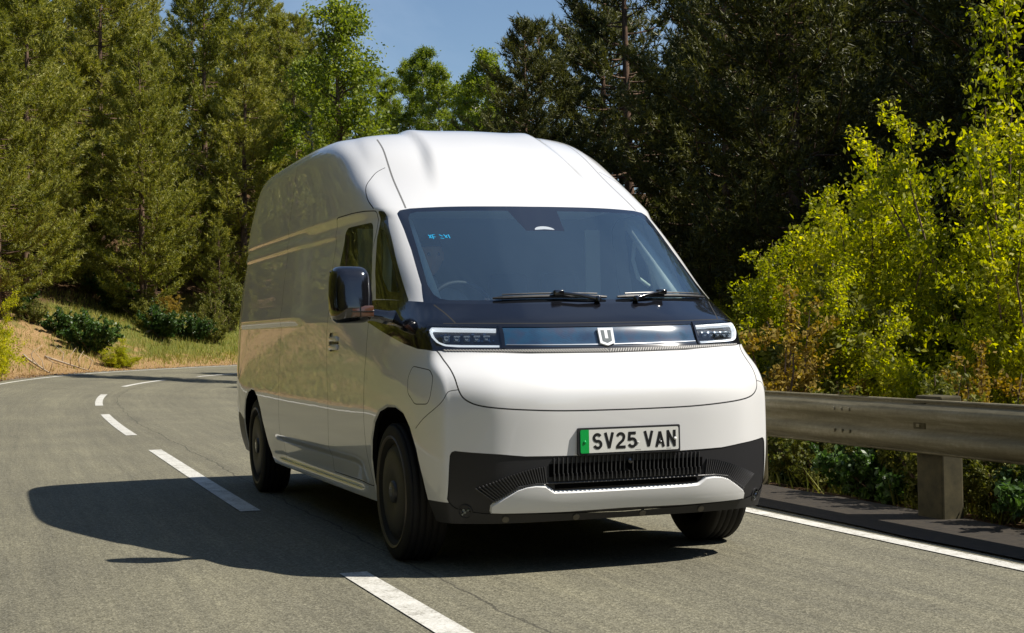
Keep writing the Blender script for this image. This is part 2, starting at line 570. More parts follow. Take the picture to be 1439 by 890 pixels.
def needle_tufts(rng, P, D, n=14, L=0.17, w=0.013, spread=0.75):
    "P tuft roots (k,3), D their directions; every needle is one thin triangle"
    k = len(P)
    d = unit(D[:, None, :] + rng.normal(0, spread, (k, n, 3)))
    l = L * rng.uniform(0.7, 1.25, (k, n, 1))
    a = unit(np.cross(d, rng.normal(0, 1, (k, n, 3))))
    root = P[:, None, :] + D[:, None, :] * rng.uniform(-0.12, 0.10, (k, n, 1))
    V = np.stack([root - a * w, root + a * w, root + d * l], 2)
    return V.reshape(-1, 3)


def leaves(rng, P, size, up=0.5, outward=None):
    "each leaf a four sided blade"
    k = len(P)
    nrm = unit(rng.normal(0, 1, (k, 3)) + np.array([0, 0, up]) + (0 if outward is None else outward))
    a = unit(np.cross(nrm, rng.normal(0, 1, (k, 3))))
    b = np.cross(nrm, a)
    s = size * rng.uniform(0.6, 1.3, (k, 1))
    V = np.stack([P - a * s, P + b * s * 0.5 + nrm * s * 0.12, P + a * s, P - b * s * 0.5 + nrm * s * 0.12], 1)
    return V.reshape(-1, 3)


def pine_meshes(seed, H=13.0, base=0.12, wide=3.4, mt=None, nb=120, dens=1.0, needle=0.19, bare=False):
    rng = np.random.default_rng(seed)
    bm = bmesh.new()
    lean = rng.normal(0, 0.25, 2)
    def ax(z): return Vector((lean[0] * (z / H) ** 1.5, lean[1] * (z / H) ** 1.5, z))
    zs = np.linspace(-0.4, H * 0.97, 10)
    add_tube(bm, [ax(max(z, 0)) if z > 0 else Vector((0, 0, z)) for z in zs], [max(0.02, 0.19 * (1 - z / H) ** 0.8) if z > 0 else 0.24 for z in zs], 8)
    TP, TD = [], []
    for i in range(nb):
        t = base + (1 - base) * ((i + rng.uniform()) / nb) ** 0.92
        z = H * t
        prof = (1 - t) ** 0.62 * min(1, 0.45 + (t - base) * 3.5) + 0.05
        L = wide * prof * rng.uniform(0.62, 1.18)
        az = rng.uniform(0, 2 * math.pi)
        rise = rng.uniform(-0.10, 0.45) + 0.55 * t
        n = 7
        pts = []
        for q in range(n):
            u = q / (n - 1)
            r = L * u
            zz = z + L * (rise * u * 0.55 + 0.22 * u * u - 0.12 * math.sin(u * 3.1))
            aa = az + 0.16 * math.sin(u * 2.5 + i)
            pts.append(ax(z) + Vector((r * math.cos(aa), r * math.sin(aa), zz - z)))
        add_tube(bm, pts, [0.035 * (1 - t * 0.6) * (1 - 0.82 * q / (n - 1)) + 0.004 for q in range(n)], 4, cap=False)
        pa = np.array([tuple(p) for p in pts])
        ns = int((8 + 14 * L / wide) * dens)
        for j in range(ns):                        # side shoots carry the tufts
            u = 0.28 + 0.72 * (j + rng.uniform()) / ns
            if rng.uniform() < 0.10: continue
            x = u * (n - 1); q = min(int(x), n - 2); p = pa[q] * (1 - x + q) + pa[q + 1] * (x - q)
            dr = pa[q + 1] - pa[q]; dr /= np.linalg.norm(dr)
            side = np.cross(dr, [0, 0, 1]) * (1 if j % 2 else -1)
            sh = unit(dr * 0.8 + side * rng.uniform(0.3, 1.1) + np.array([0, 0, rng.uniform(-0.05, 0.55)]))
            SL = L * 0.34 * (1.25 - u) + 0.22
            nt = max(2, int(SL / 0.17))
            for w_ in range(nt):
                v = (w_ + 0.7) / nt
                TP.append(p + sh * SL * v + rng.normal(0, 0.035, 3)); TD.append(unit(sh + rng.normal(0, 0.2, 3) + np.array([0, 0, 0.25])))
    V = needle_tufts(rng, np.array(TP), np.array(TD), 14, needle, 0.019)
    me = tris_mesh("crown", V, mt)
    tm = bpy.data.meshes.new("trunk")
    for f in bm.faces: f.smooth = True
    bm.to_mesh(tm); bm.free(); tm.materials.append(BARK)
    return tm, me


def broad_meshes(seed, H=12.0, wide=2.6, mt=None, bark=None, n_leaf=30000, size=0.07, droop=0.6, base=0.2):
    rng = np.random.default_rng(seed)
    bm = bmesh.new()
    ln = rng.normal(0, 0.3, 2)
    def ax(z): return np.array([ln[0] * (z / H) ** 1.4, ln[1] * (z / H) ** 1.4, z])
    zs = np.linspace(-0.3, H * 0.95, 9)
    add_tube(bm, [tuple(ax(max(z, 0)) + [0, 0, min(z, 0)]) for z in zs], [0.14 * (1 - max(z, 0) / H) ** 0.8 + 0.012 for z in zs], 7)
    tips = []
    for i in range(60):
        t = base + (1 - base) * ((i + rng.uniform()) / 60) ** 0.9
        z = H * t
        L = wide * ((1 - t) ** 0.55 * min(1, 0.4 + (t - base) * 2.6) + 0.08) * rng.uniform(0.6, 1.15)
        az = rng.uniform(0, 6.283)
        pts = [ax(z)]
        for q in range(1, 6):
            u = q / 5
            pts.append(ax(z) + np.array([math.cos(az) * L * u, math.sin(az) * L * u, L * (0.9 * u - droop * u * u)]) + rng.normal(0, 0.05, 3))
        add_tube(bm, [tuple(p) for p in pts], [0.032 * (1 - 0.85 * q / 5) + 0.003 for q in range(6)], 4, cap=False)
        for q in range(14):
            u = rng.uniform(0.3, 1.0) * 5
            a = min(int(u), 4); p = pts[a] * (1 - u + a) + pts[a + 1] * (u - a)
            d = unit(rng.normal(0, 1, 3) + np.array([math.cos(az), math.sin(az), -0.3 * droop]))
            tips.append((p, p + d * rng.uniform(0.25, 0.7)))
    T = np.array(tips)
    idx = rng.integers(0, len(T), n_leaf)
    u = rng.uniform(0, 1, (n_leaf, 1))
    P = T[idx, 0] * (1 - u) + T[idx, 1] * u + rng.normal(0, 0.09, (n_leaf, 3))
    me = tris_mesh("crown", leaves(rng, P, size), mt, 4)
    tm = bpy.data.meshes.new("trunk")
    for f in bm.faces: f.smooth = True
    bm.to_mesh(tm); bm.free(); tm.materials.append(bark)
    return tm, me


def shrub_meshes(seed, H=2.0, wide=1.3, mt=None, n_leaf=9000, size=0.035, lobes=9, low=0.05, sharp=0.5):
    "stems from one foot, leafy shoots spread through the bush, ragged outline"
    rng = np.random.default_rng(seed)
    bm = bmesh.new()
    tips = []
    for i in range(lobes * 3):
        az = rng.uniform(0, 6.283); tilt = rng.uniform(0.05, 1.05)
        L = H * rng.uniform(0.55, 1.1) * (1 - 0.25 * tilt)
        dx = math.cos(az) * math.sin(tilt) * wide / H * 1.1; dy = math.sin(az) * math.sin(tilt) * wide / H * 1.1
        pts = []
        for q in range(6):
            u = q / 5
            pts.append(np.array([dx * L * u, dy * L * u, L * u * math.cos(tilt) * (1 - 0.12 * u * tilt) - 0.1 * (1 - u)]) + rng.normal(0, 0.03, 3) * u)
        add_tube(bm, [tuple(p) for p in pts], [0.018 * (1 - 0.85 * q / 5) + 0.002 for q in range(6)], 4, cap=False)
        for q in range(16):
            u = rng.uniform(0.25, 1.0) * 5
            a = min(int(u), 4); p = pts[a] * (1 - u + a) + pts[a + 1] * (u - a)
            d = unit(rng.normal(0, 1, 3) + np.array([dx, dy, 0.5]))
            e = p + d * rng.uniform(0.10, 0.30) * H * 0.6
            if e[2] < low: e[2] = low + rng.uniform(0, 0.1)
            tips.append((p, e))
    T = np.array(tips)
    idx = rng.integers(0, len(T), n_leaf)
    u = rng.uniform(0, 1, (n_leaf, 1)) ** 0.6
    P = T[idx, 0] * (1 - u) + T[idx, 1] * u + rng.normal(0, 0.035 * H * 0.5, (n_leaf, 3))
    me = tris_mesh("foliage", leaves(rng, P, size, 0.35), mt, 4)
    tm = bpy.data.meshes.new("stem")
    bm.to_mesh(tm); bm.free(); tm.materials.append(TWIG)
    return tm, me


def plant(kind, meshes, x, y, rz, sc, label, cat, group=None, parts=("trunk", "crown"), sz=1.0, z=None):
    z = gz(x, y) if z is None else z
    t = empty(kind, (x, y, z), rz)
    t.scale = (sc, sc, sc * sz)
    for nm, me in zip(parts, meshes):
        o = bpy.data.objects.new(nm, me); C.objects.link(o); o.parent = t
    tag(t, label, cat, group)
    return t


def view(px, D):
    "ground position D metres along the camera axis under image column px (1439 wide)"
    k_ = (px - 719.5) / 2151.5
    p = CAM + (FW + RT * k_) * D
    return p.x, p.y


def to_px(x, y):
    v = Vector((x, y, 1.2)) - CAM
    D = v.dot(FW)
    return 719.5 + 2151.5 * v.dot(RT) / max(D, 0.1), D


PINES = [pine_meshes(11 + i, H=13, wide=w_, mt=L_PINE, base=b_, nb=125) for i, (w_, b_) in enumerate([(3.7, 0.02), (3.2, 0.03), (4.1, 0.02), (3.0, 0.05)])]
PINES_SHADE = [pine_meshes(31 + i, H=13, wide=w_, mt=L_PINE_SHADE, base=b_, nb=120) for i, (w_, b_) in enumerate([(3.5, 0.05), (4.0, 0.03), (3.4, 0.04)])]
BIRCHES = [broad_meshes(51 + i, H=12, wide=w_, mt=L_BIRCH, bark=BARK_W, n_leaf=26000) for i, w_ in enumerate((2.3, 2.9))]


def in_shadow_zone(x, y, H):
    "would its shadow reach the road beside or before the van?"
    for t in (0.45, 0.7, 0.9, 1.0):
        sx, sy = x - 0.39 * H * t, y - 0.74 * H * t
        if sx > -27 and sy < 3.6: return True
    return False


TREES = []


def free(x, y, r):
    for a, b, q in TREES:
        if (a - x) ** 2 + (b - y) ** 2 < ((r + q) * 0.5) ** 2: return False
    return True


def put_tree(kind, ms, x, y, H, label, cat, group, Hm=13.0, sz=1.0, r=3.4):
    TREES.append((x, y, r))
    return plant(kind, ms, x, y, rnd.uniform(0, 6.28), H / Hm, label, cat, group, sz=sz)


# sunlit pine slope on the outside of the bend
rows = ["sunlit olive pine in the front row above the dirt verge left of the van", "olive pine further up the slope left of the van, half hidden by the front row", "distant olive pine on top of the slope behind the other pines"]
groups = ["pines in the front row above the verge", "pines up the slope behind the front row", "pines on top of the slope"]
cnt = 0
r_ = random.Random(3)
for tries in range(9000):
    px = r_.uniform(-1500, 640); D = r_.uniform(26, 112)
    if px < -250 and r_.random() < 0.55: continue
    x, y = view(px, D)
    s, d = sd([x], [y]); eo = -d[0] - 3.15
    if d[0] > 0 or eo < 5.2 or eo > 40 or s[0] > 122: continue
    if px > 425: continue
    row = 0 if eo < 10 else (1 if eo < 19 else 2)
    sp = (3.6, 4.4, 5.4)[row]
    if not free(x, y, sp): continue
    H = r_.uniform(9.5, 12.5) if row == 0 else r_.uniform(11.5, 15.5)
    if px > 455:                                    # keep the notch of sky over the van
        top = 1.14 + (473 - 118) / 2151.5 * D - gz(x, y)
        if top < 6: continue
        H = min(H, top)
    elif px > 400:
        H = min(H, max(7, 1.14 + (473 - 20) / 2151.5 * D - gz(x, y)))
    put_tree("pine_tree", PINES[cnt % 4], x, y, H, rows[row], "tree", groups[row], r=sp)
    cnt += 1
    if cnt > 210: break
print("left pines", cnt)

# unseen wood, added along the left lane and round behind the camera (it shades and mirrors in the van's flank)
cnt3 = 0
for x in np.arange(-34, 46, 4.0):
    for y in (-11.5, -16.5, -22.0):
        xx, yy = x + r_.uniform(-1.2, 1.2), y + r_.uniform(-1.2, 1.2)
        p_, D = to_px(xx, yy)
        if 0 < D and -250 < p_ < 1700: continue
        if not free(xx, yy, 3.4): continue
        put_tree("pine_tree", PINES[cnt3 % 4], xx, yy, r_.uniform(12, 15), "unseen pine added along the left lane outside the frame", "tree", "added pines along the left lane", r=3.6)
        cnt3 += 1

for x in np.arange(-18, 46, 4.4):  # unseen pines added beyond the right frame edge to block low sky
    for y in (16.5, 21.5, 27.0, 33.0):
        xx, yy = x + r_.uniform(-1.2, 1.2), y + r_.uniform(-1.0, 1.0)
        p_, D = to_px(xx, yy)
        if 0 < D and p_ < 1700: continue
        if not free(xx, yy, 3.4): continue
        put_tree("pine_tree", PINES_SHADE[cnt3 % 3], xx, yy, r_.uniform(12.5, 14.5), "unseen dark pine added right of the camera to block low sky", "tree", "added pines right of the camera", r=3.6)
        cnt3 += 1

for x in np.arange(26, 62, 3.8):
    for y in (-13.0, -9.0, -5.0, -1.0, 3.0, 16.0):
        xx, yy = x + r_.uniform(-1.0, 1.0), y + r_.uniform(-1.0, 1.0)
        s, d = sd([xx], [yy])
        if abs(d[0]) < 7.5 or not free(xx, yy, 3.2): continue
        put_tree("pine_tree", PINES_SHADE[cnt3 % 3], xx, yy, r_.uniform(11, 14), "pine beside the road behind the camera", "tree", "pines behind the camera", r=3.4)
        cnt3 += 1

# birches closing the notch beyond the bend
nb_ = 0
for tries in range(64):
    px = 432 + 310 * ((tries * 0.618) % 1); D = 60 + 44 * ((tries * 0.382 + .1) % 1)
    x, y = view(px, D)
    s, d = sd([x], [y])
    if abs(d[0]) < 6.0: continue
    if not free(x, y, 2.2): continue
    topy = 84 + 22 * math.sin(px * 0.05) + r_.uniform(-12, 26)
    H = 1.14 + (473 - topy) / 2151.5 * D - gz(x, y)
    if H < 5: continue
    put_tree("birch_tree", BIRCHES[nb_ % 2], x, y, H, "pale green birch with a thin crown beyond the bend, over the van roof", "tree", "birches beyond the bend", Hm=12, r=3.6)
    nb_ += 1
    if nb_ > 34: break
print("birches", nb_)
x, y = view(488, 41)
put_tree("sapling_tree", broad_meshes(77, H=10, wide=1.9, mt=L_BIRCH, bark=TWIG, n_leaf=20000, size=0.055, base=0.3, droop=0.2), x, y, 10.3, "tall loose bright green young tree rising behind the van's rear roof corner", "tree", None, Hm=10, r=2)

# dark pines in their own shade on the inside of the bend
cnt2 = 0
for tries in range(9000):
    px = r_.uniform(722, 1750); D = r_.uniform(24, 85)
    x, y = view(px, D)
    s, d = sd([x], [y]); ei = d[0] - 3.15
    if ei < 6.5: continue
    H = r_.uniform(11, 15)
    if px < 790:
        H = min(H, 1.14 + (473 - 40) / 2151.5 * D - gz(x, y))
    if in_shadow_zone(x, y, H): continue
    if not free(x, y, 3.9): continue
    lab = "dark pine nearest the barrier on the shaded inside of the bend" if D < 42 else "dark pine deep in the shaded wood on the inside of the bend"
    put_tree("pine_tree", PINES_SHADE[cnt2 % 3], x, y, H, lab, "tree", "dark pines near the barrier" if D < 42 else "dark pines deep in the shaded wood", r=4.4)
    cnt2 += 1
    if cnt2 > 120: break
print("right pines", cnt2)

# ------------------------------------------------------------------ shrubs
SH_BRIGHT = [shrub_meshes(101 + i, 2.4, 1.5, L_BRIGHT, 40000, 0.023) for i in range(3)]
SH_DARK = [shrub_meshes(111 + i, 1.3, 1.3, L_DARKL, 16000, 0.040) for i in range(2)]
SH_RUST = [shrub_meshes(121 + i, 1.2, 1.0, L_BRACKEN, 16000, 0.020) for i in range(2)]
SH_OLIVE = [shrub_meshes(131 + i, 1.3, 1.2, L_GORSE, 14000, 0.026) for i in range(2)]


def shrub(ms, x, y, sc, label, kind="shrub", cat="shrub", group=None, sz=1.0):
    return plant(kind, ms[rnd.randrange(len(ms))], x, y, rnd.uniform(0, 6.28), sc, label, cat, group, ("stem", "foliage"), sz)


# behind the barrier, right of the van
BR = [  # x, y, scale, sz
    (-7.6, 5.6, 1.15, 0.95), (-5.3, 5.0, 1.0, 0.95), (-7.6, 7.4, 1.45, 1.15), (-5.2, 6.9, 1.5, 1.25), (-9.6, 7.6, 1.3, 1.0),
    (-10.2, 5.6, 0.95, 0.8), (-12.4, 6.6, 0.95, 0.8), (-15.2, 6.9, 0.8, 0.75), (-18.2, 6.6, 0.72, 0.7), (-3.6, 5.9, 1.2, 1.1), (-9.0, 6.4, 1.1, .9), (-6.4, 6.2, 1.3, 1.1), (-21.5, 7.4, 0.8, 0.75)]
lab = ["tall bright lime green shrub at the right frame edge behind the barrier", "lime green shrub behind the barrier, second from the right frame edge"]
for i, (x, y, sc, sz) in enumerate(BR):
    shrub(SH_BRIGHT, x, y, sc, "bright lime green roadside shrub behind the crash barrier, right of the van", group="lime green shrubs behind the crash barrier", sz=sz)
for i, (x, y, sc) in enumerate([(-15.6, 5.2, 1.0), (-17.5, 5.0, 1.1), (-19, 5.9, 1.2), (-21.5, 6.8, 1.2), (-20, 8.6, 1.4), (-13.0, 4.6, .7), (-3.2, 4.4, .8)]):
    shrub(SH_RUST, x, y, sc, "rusty brown bracken clump among the green shrubs behind the crash barrier", "bracken_clump", "bracken", "bracken clumps behind the crash barrier")
for px, D, ty in [(1105, 14.4, 425), (1385, 11.0, 505)]:
    x, y = view(px, D)
    shrub(SH_RUST, x, y, (1.14 + (463 - ty) / 2151.5 * D - gz(x, y)) / 1.2, "rusty brown bracken clump among the green shrubs behind the crash barrier", "bracken_clump", "bracken", "bracken clumps behind the crash barrier")
for i, (x, y, sc) in enumerate([(-10.5, 4.3, 0.8), (-8.2, 4.0, 0.75), (-6.1, 3.7, 0.72), (-3.6, 3.9, 0.75), (-13.4, 4.1, 0.8), (-16.5, 3.9, 0.8), (-20, 4.2, 0.85), (-2.0, 3.8, 0.7), (-24, 5.4, 0.9), (-11.8, 3.4, 0.55), (-7.2, 3.1, 0.5), (-4.9, 3.1, 0.5)]):
    shrub(SH_OLIVE, x, y, sc, "low olive shrub close behind the crash barrier rail, right of the van", group="low olive shrubs close behind the barrier")
for i, (x, y, sc) in enumerate([(-9.0, 5.0, 1.0), (-5.4, 6.8, 1.5), (-13.2, 6.2, 1.0), (-6.6, 4.5, 0.7)]):
    shrub(SH_DARK, x, y, sc, "dark green leafy shrub in the gaps between the lime green shrubs", group="dark green shrubs behind the barrier")

for i in range(34):
    x, y = -9.5 + i * 0.62 - 14 * (i > 26), rnd.uniform(2.95, 3.5)
    if i > 26: x = -10 - (i - 26) * 1.6
    shrub(SH_DARK if i % 3 == 1 else SH_OLIVE, x, y, rnd.uniform(0.50, 0.72), "low scrub plant filling the gap right behind the crash barrier posts", "scrub_plant", group="scrub plants behind the barrier posts")
for i in range(26):
    px, D = 1010 + 160 * ((i * 0.618) % 1), 15 + 19 * ((i * 0.382) % 1)
    x, y = view(px, D)
    if y < 3.4: continue
    ms, nm, lb, gr = [(SH_BRIGHT, "shrub", "yellow green shrub seen just right of the van's headlight, beyond the barrier", "yellow green shrubs right of the headlight"), (SH_OLIVE, "shrub", "olive shrub seen just right of the van's headlight, beyond the barrier", "olive shrubs right of the headlight"), (SH_BRIGHT, "shrub", "yellow green shrub seen just right of the van's headlight, beyond the barrier", "yellow green shrubs right of the headlight"), (SH_RUST, "bracken_clump", "rusty bracken clump seen right of the van's headlight, beyond the barrier", "bracken clumps right of the headlight")][i % 4]
    topy = 395 - 60 * max(0, (px - 1100) / 100)
    H = max(0.8, 1.14 + (466 - topy) / 2151.5 * D - gz(x, y)) * rnd.uniform(.75, 1.0)
    h0 = {id(SH_BRIGHT): 2.4, id(SH_OLIVE): 1.3, id(SH_RUST): 1.2}[id(ms)]
    shrub(ms, x, y, H / h0, lb, nm, nm.split("_")[0], gr)

# on the verge left of the van
def at_sd(s, d):
    return float(np.interp(s, CS, CL[:, 0]) + np.interp(s, CS, CNI[:, 0]) * d), float(np.interp(s, CS, CL[:, 1]) + np.interp(s, CS, CNI[:, 1]) * d)


for px, D, sc, sz, ms, lb, nm, gr in [
    (128, 50, 1.25, 1.0, SH_DARK, "dark green bramble bush on the verge left of the van, upper half of the pair", "shrub", None),
    (168, 49, 0.62, 0.6, SH_BRIGHT[:1], "low bright green bush just right of the dark bramble on the left verge", "shrub", None),
    (90, 51, 1.0, 0.9, SH_DARK, "dark bramble bush at the foot of the pines, left of the bramble pair", "shrub", None),
    (45, 51, 0.8, 0.8, SH_OLIVE, "olive scrub bush between the leafy left-edge bush and the brambles", "shrub", None),
    (272, 57, 0.9, 1.0, SH_DARK, "small round dark bush on the grassy verge close left of the van", "shrub", None),
    (300, 58, 1.1, 1.2, SH_OLIVE, "olive bush beside the van's rear corner", "shrub", None),
    (320, 60, 1.3, 1.3, SH_OLIVE, "larger olive bush touching the van's rear outline", "shrub", None),
    (235, 60, 1.1, 0.8, SH_RUST, "brown dead bracken patch under the pines left of the van", "shrub", None),
    (205, 61, 1.1, 0.8, SH_RUST, "brown dead bracken patch, the left one under the pines", "shrub", None),
    (-26, 38, 1.05, 1.15, SH_BRIGHT, "bright green leafy bush cut by the left frame edge", "shrub", None)]:
    x, y = view(px, D)
    shrub(ms, x, y, sc, lb, nm, sz=sz)

for i in range(18):
    px, D = 30 + 300 * ((i * 0.618) % 1), 52 + 12 * ((i * 0.382) % 1)
    x, y = view(px, D)
    s, d = sd([x], [y]); eo = -d[0] - 3.15
    if eo < 3.6: continue
    ms, lb, gr = [(SH_DARK, "dark green undergrowth bush at the foot of the pines left of the van", "dark undergrowth bushes at the foot of the left pines"), (SH_OLIVE, "olive undergrowth bush at the foot of the pines left of the van", "olive undergrowth bushes at the foot of the left pines")][i % 2]
    shrub(ms, x, y, rnd.uniform(.8, 1.35), lb, "undergrowth_bush", "shrub", gr, rnd.uniform(.7, 1))

# young pines with boughs down to the ground along the foot of the wood
nyp = 0
for tries in range(400):
    px = r_.uniform(-120, 420); D = r_.uniform(38, 78)
    x, y = view(px, D)
    s, d = sd([x], [y]); eo = -d[0] - 3.15
    if d[0] > 0 or eo < 5.4 or eo > 11: continue
    if not free(x, y, 1.3): continue
    put_tree("pine_tree", PINES[nyp % 4], x, y, r_.uniform(3.2, 6.0), "young bushy pine standing low among the front pines above the verge", "tree", "young pines among the front row", r=1.5)
    nyp += 1
    if nyp >= 22: break

# ------------------------------------------------------------------ verge grass and litter (nobody could count it)
def grass_patch(name, n, sampler, mt, h=0.16, w=0.006, seed=5, lean=0.35, label=None):
    rng = np.random.default_rng(seed)
    P = sampler(rng, n)
    P = np.column_stack([P, ground_z(P[:, 0], P[:, 1])])
    k_ = len(P)
    hh = h * rng.uniform(0.5, 1.4, (k_, 1))
    az = rng.uniform(0, 6.283, k_)
    a = np.column_stack([np.cos(az), np.sin(az), np.zeros(k_)]) * w
    d = unit(np.column_stack([rng.normal(0, lean, (k_, 2)), np.ones(k_)]))
    V = np.stack([P - a, P + a, P + d * hh], 1).reshape(-1, 3)
    me = tris_mesh(name, V, mt)
    o = bpy.data.objects.new(name, me); C.objects.link(o)
    tag(o, label, "grass" if "grass" in name else "litter", kind="stuff")
    return o


L_GRASS = m_leaf("grass_blades", [(0.12, 0.15, 0.025), (0.24, 0.25, 0.05), (0.42, 0.36, 0.11)], 0.35, 0.6, 0.2)
L_STRAW = m_leaf("straw_blades", [(0.22, 0.13, 0.05), (0.42, 0.28, 0.12), (0.60, 0.44, 0.22)], 0.2, 0.8, 0.1)


def road_sampler(s0, s1, e0, e1, side, dens=None):
    def f(rng, n):
        s = rng.uniform(s0, s1, n); e = e0 + (e1 - e0) * rng.uniform(0, 1, n) ** 1.1
        d = (3.15 + e) * side
        x = np.interp(s, CS, CL[:, 0]) + np.interp(s, CS, CNI[:, 0]) * d
        y = np.interp(s, CS, CL[:, 1]) + np.interp(s, CS, CNI[:, 1]) * d
        if dens is not None:
            keep = rng.uniform(0, 1, n) < dens(x, y, s, e)
            x, y = x[keep], y[keep]
        return np.column_stack([x, y])
    return f


grass_patch("verge_grass", 110000, road_sampler(24, 85, 0.9, 9, -1, lambda x, y, s, e: np.clip(0.10 + 1.0 * sst(38, 50, s) - 0.5 * sst(6, 9, e) + 0.5 * vnoise(x, y, 1.1), 0.02, 1) * sst(0.9, 2.0, e)), L_GRASS, 0.22, 0.012, 5, label="yellow green grass growing over the left verge bank")
grass_patch("near_verge_grass", 50000, road_sampler(-14, 30, 0.5, 6, -1), L_GRASS, 0.2, 0.012, 15, label="grass along the left lane beside the van")
grass_patch("dry_litter_grass", 60000, road_sampler(14, 80, 0.25, 7, -1, lambda x, y, s, e: np.clip(0.75 - 0.3 * sst(34, 46, s) + 0.5 * vnoise(x, y, 1.7, 4), 0.05, 1)), L_STRAW, 0.09, 0.010, 6, 0.9, label="straw coloured dry grass and needles along the left road edge")
grass_patch("barrier_grass", 30000, road_sampler(-4, 34, 0.85, 6, 1, lambda x, y, s, e: np.clip(0.6 + 0.5 * vnoise(x, y, 1.5, 4), 0.05, 1)), L_GORSE, 0.20, 0.007, 8, 0.4, label="rank grass growing under and behind the crash barrier")

# loose stones along the outer road edge
rng = np.random.default_rng(9)
bm = bmesh.new()
for q in range(1500):
    s = rng.uniform(22, 70); e = abs(rng.normal(0, 0.30)) + 0.08
    x, y = at_sd(s, -(3.15 + e))
    r0 = rng.uniform(0.012, 0.045)
    v = bmesh.ops.create_icosphere(bm, subdivisions=1, radius=r0)['verts']
    zz = gz(x, y) if q % 1 == 0 else 0
    for w_ in v: w_.co = Vector((w_.co.x * rng.uniform(0.8, 1.2), w_.co.y * rng.uniform(0.8, 1.2), w_.co.z * 0.7)) + Vector((x, y, zz + r0 * 0.4))
M_STONE = mat("edge_stones", (0.17, 0.12, 0.08), 0.9)
tag(bm_obj("edge_gravel", bm, M_STONE), "loose brown stones along the outer road edge", "gravel", kind="stuff")

# fallen pale branches at the foot of the left bank
M_DEAD = mat("dead_wood", (0.42, 0.34, 0.25), 0.85)
for px, D, L, a, lb in [(32, 46, 2.6, 0.3, "pale fallen branch lying on the dirt bank, far left"), (62, 47, 1.6, 1.2, "pale fallen branch with upright twigs below the brambles"), (205, 56, 1.8, 2.4, "pale dead branch on the grass bank near the van")]:
    x, y = view(px, D)
    bm = bmesh.new()
    ca, sa = math.cos(a), math.sin(a)
    pts = [(x + ca * L * u, y + sa * L * u, gz(x + ca * L * u, y + sa * L * u) + 0.06 + 0.05 * math.sin(u * 5)) for u in np.linspace(0, 1, 7)]
    add_tube(bm, pts, [0.04, 0.036, 0.032, 0.028, 0.022, 0.016, 0.008], 6)
    for u in (2, 3, 4, 5):
        p = Vector(pts[u]); add_tube(bm, [p, p + Vector((rnd.uniform(-.2, .2), rnd.uniform(-.2, .2), 0.28)), p + Vector((rnd.uniform(-.3, .3), rnd.uniform(-.3, .3), 0.52))], [0.016, 0.011, 0.005], 5)
    tag(bm_obj("fallen_branch", bm, M_DEAD, smooth=60), lb, "branch")

# ------------------------------------------------------------------ crash barrier on the inside of the bend
M_RAIL = mat("weathered_rail", (0.30, 0.27, 0.20), 0.72, 0.15)
k = NB(M_RAIL); v = k.coord()
mp = k.n("ShaderNodeMapping"); mp.inputs["Scale"].default_value = (0.45, 2.0, 7.0); k.l(v, mp.inputs["Vector"])
f = k.math('ADD', k.math('MULTIPLY', k.noise(2.2, 7, 0.7, mp.outputs[0]), 0.75), k.math('MULTIPLY', k.noise(26, 5, 0.7, v), 0.25))
k.l(k.ramp(f, [(0.3, (0.075, 0.062, 0.028)), (0.52, (0.19, 0.165, 0.095)), (0.75, (0.36, 0.33, 0.25))]), k.b.inputs["Base Color"])
k.bump(k.noise(30, 4, 0.7, v), 0.2, 0.004)
M_POST = mat("barrier_post", (0.22, 0.17, 0.09), 0.9)
k = NB(M_POST)
k.l(k.ramp(k.noise(9, 6, 0.7, k.coord()), [(0.3, (0.028, 0.024, 0.009)), (0.7, (0.085, 0.070, 0.030))]), k.b.inputs["Base Color"])
bar = empty("crash_barrier", (0, 2.2, 0))
tag(bar, "weathered steel crash barrier with wide posts along the right road edge", "barrier")
DB = 3.60                                            # distance of the beam from the centre line
# section of the beam: (towards the road, height)
sec = [(0.012, 0.725), (0.0, 0.735), (-0.012, 0.73), (-0.005, 0.705), (0.070, 0.685), (0.082, 0.655), (0.070, 0.625), (0.0, 0.598), (0.0, 0.562), (0.070, 0.535), (0.082, 0.505), (0.070, 0.475), (0.0, 0.448), (-0.012, 0.425), (0.0, 0.418), (0.012, 0.43)]
ssb = np.arange(-14, 34, 0.5)
V = []; F = []
for q, s in enumerate(ssb):
    for (o_, h) in sec:
        x, y = at_sd(s, DB - o_)
        V.append((x, y - 2.2, 1.142 - (1.142 - h) * 1.03 + float(road_z(s, 3.0))))
n = len(sec)
for q in range(len(ssb) - 1):
    for j in range(n - 1):
        F.append((q * n + j, q * n + j + 1, (q + 1) * n + j + 1, (q + 1) * n + j))
o = mesh_obj("beam", V, F, M_RAIL, bar, smooth=True)
sm = o.modifiers.new("s", 'SOLIDIFY'); sm.thickness = 0.004
bmb = bmesh.new()                                    # bolt heads and lapped joints of the beam
for s in np.arange(-9.45, 34, 2.4):
    for dz in (.565, .595):
        x, y = at_sd(s, DB - .004)
        add_box(bmb, (x, y - 2.2 - .006, dz), (.035, .02, .02), bevel=.004)
for s in np.arange(-8.8, 34, 4.8):
    for ds in (0, .09, .18):
        for dz in (.50, .64):
            x, y = at_sd(s + ds, DB - .085)
            add_box(bmb, (x, y - 2.2 - .004, dz), (.022, .016, .022), bevel=.004)
bm_obj("beam_bolts", bmb, M_RAIL, bar)
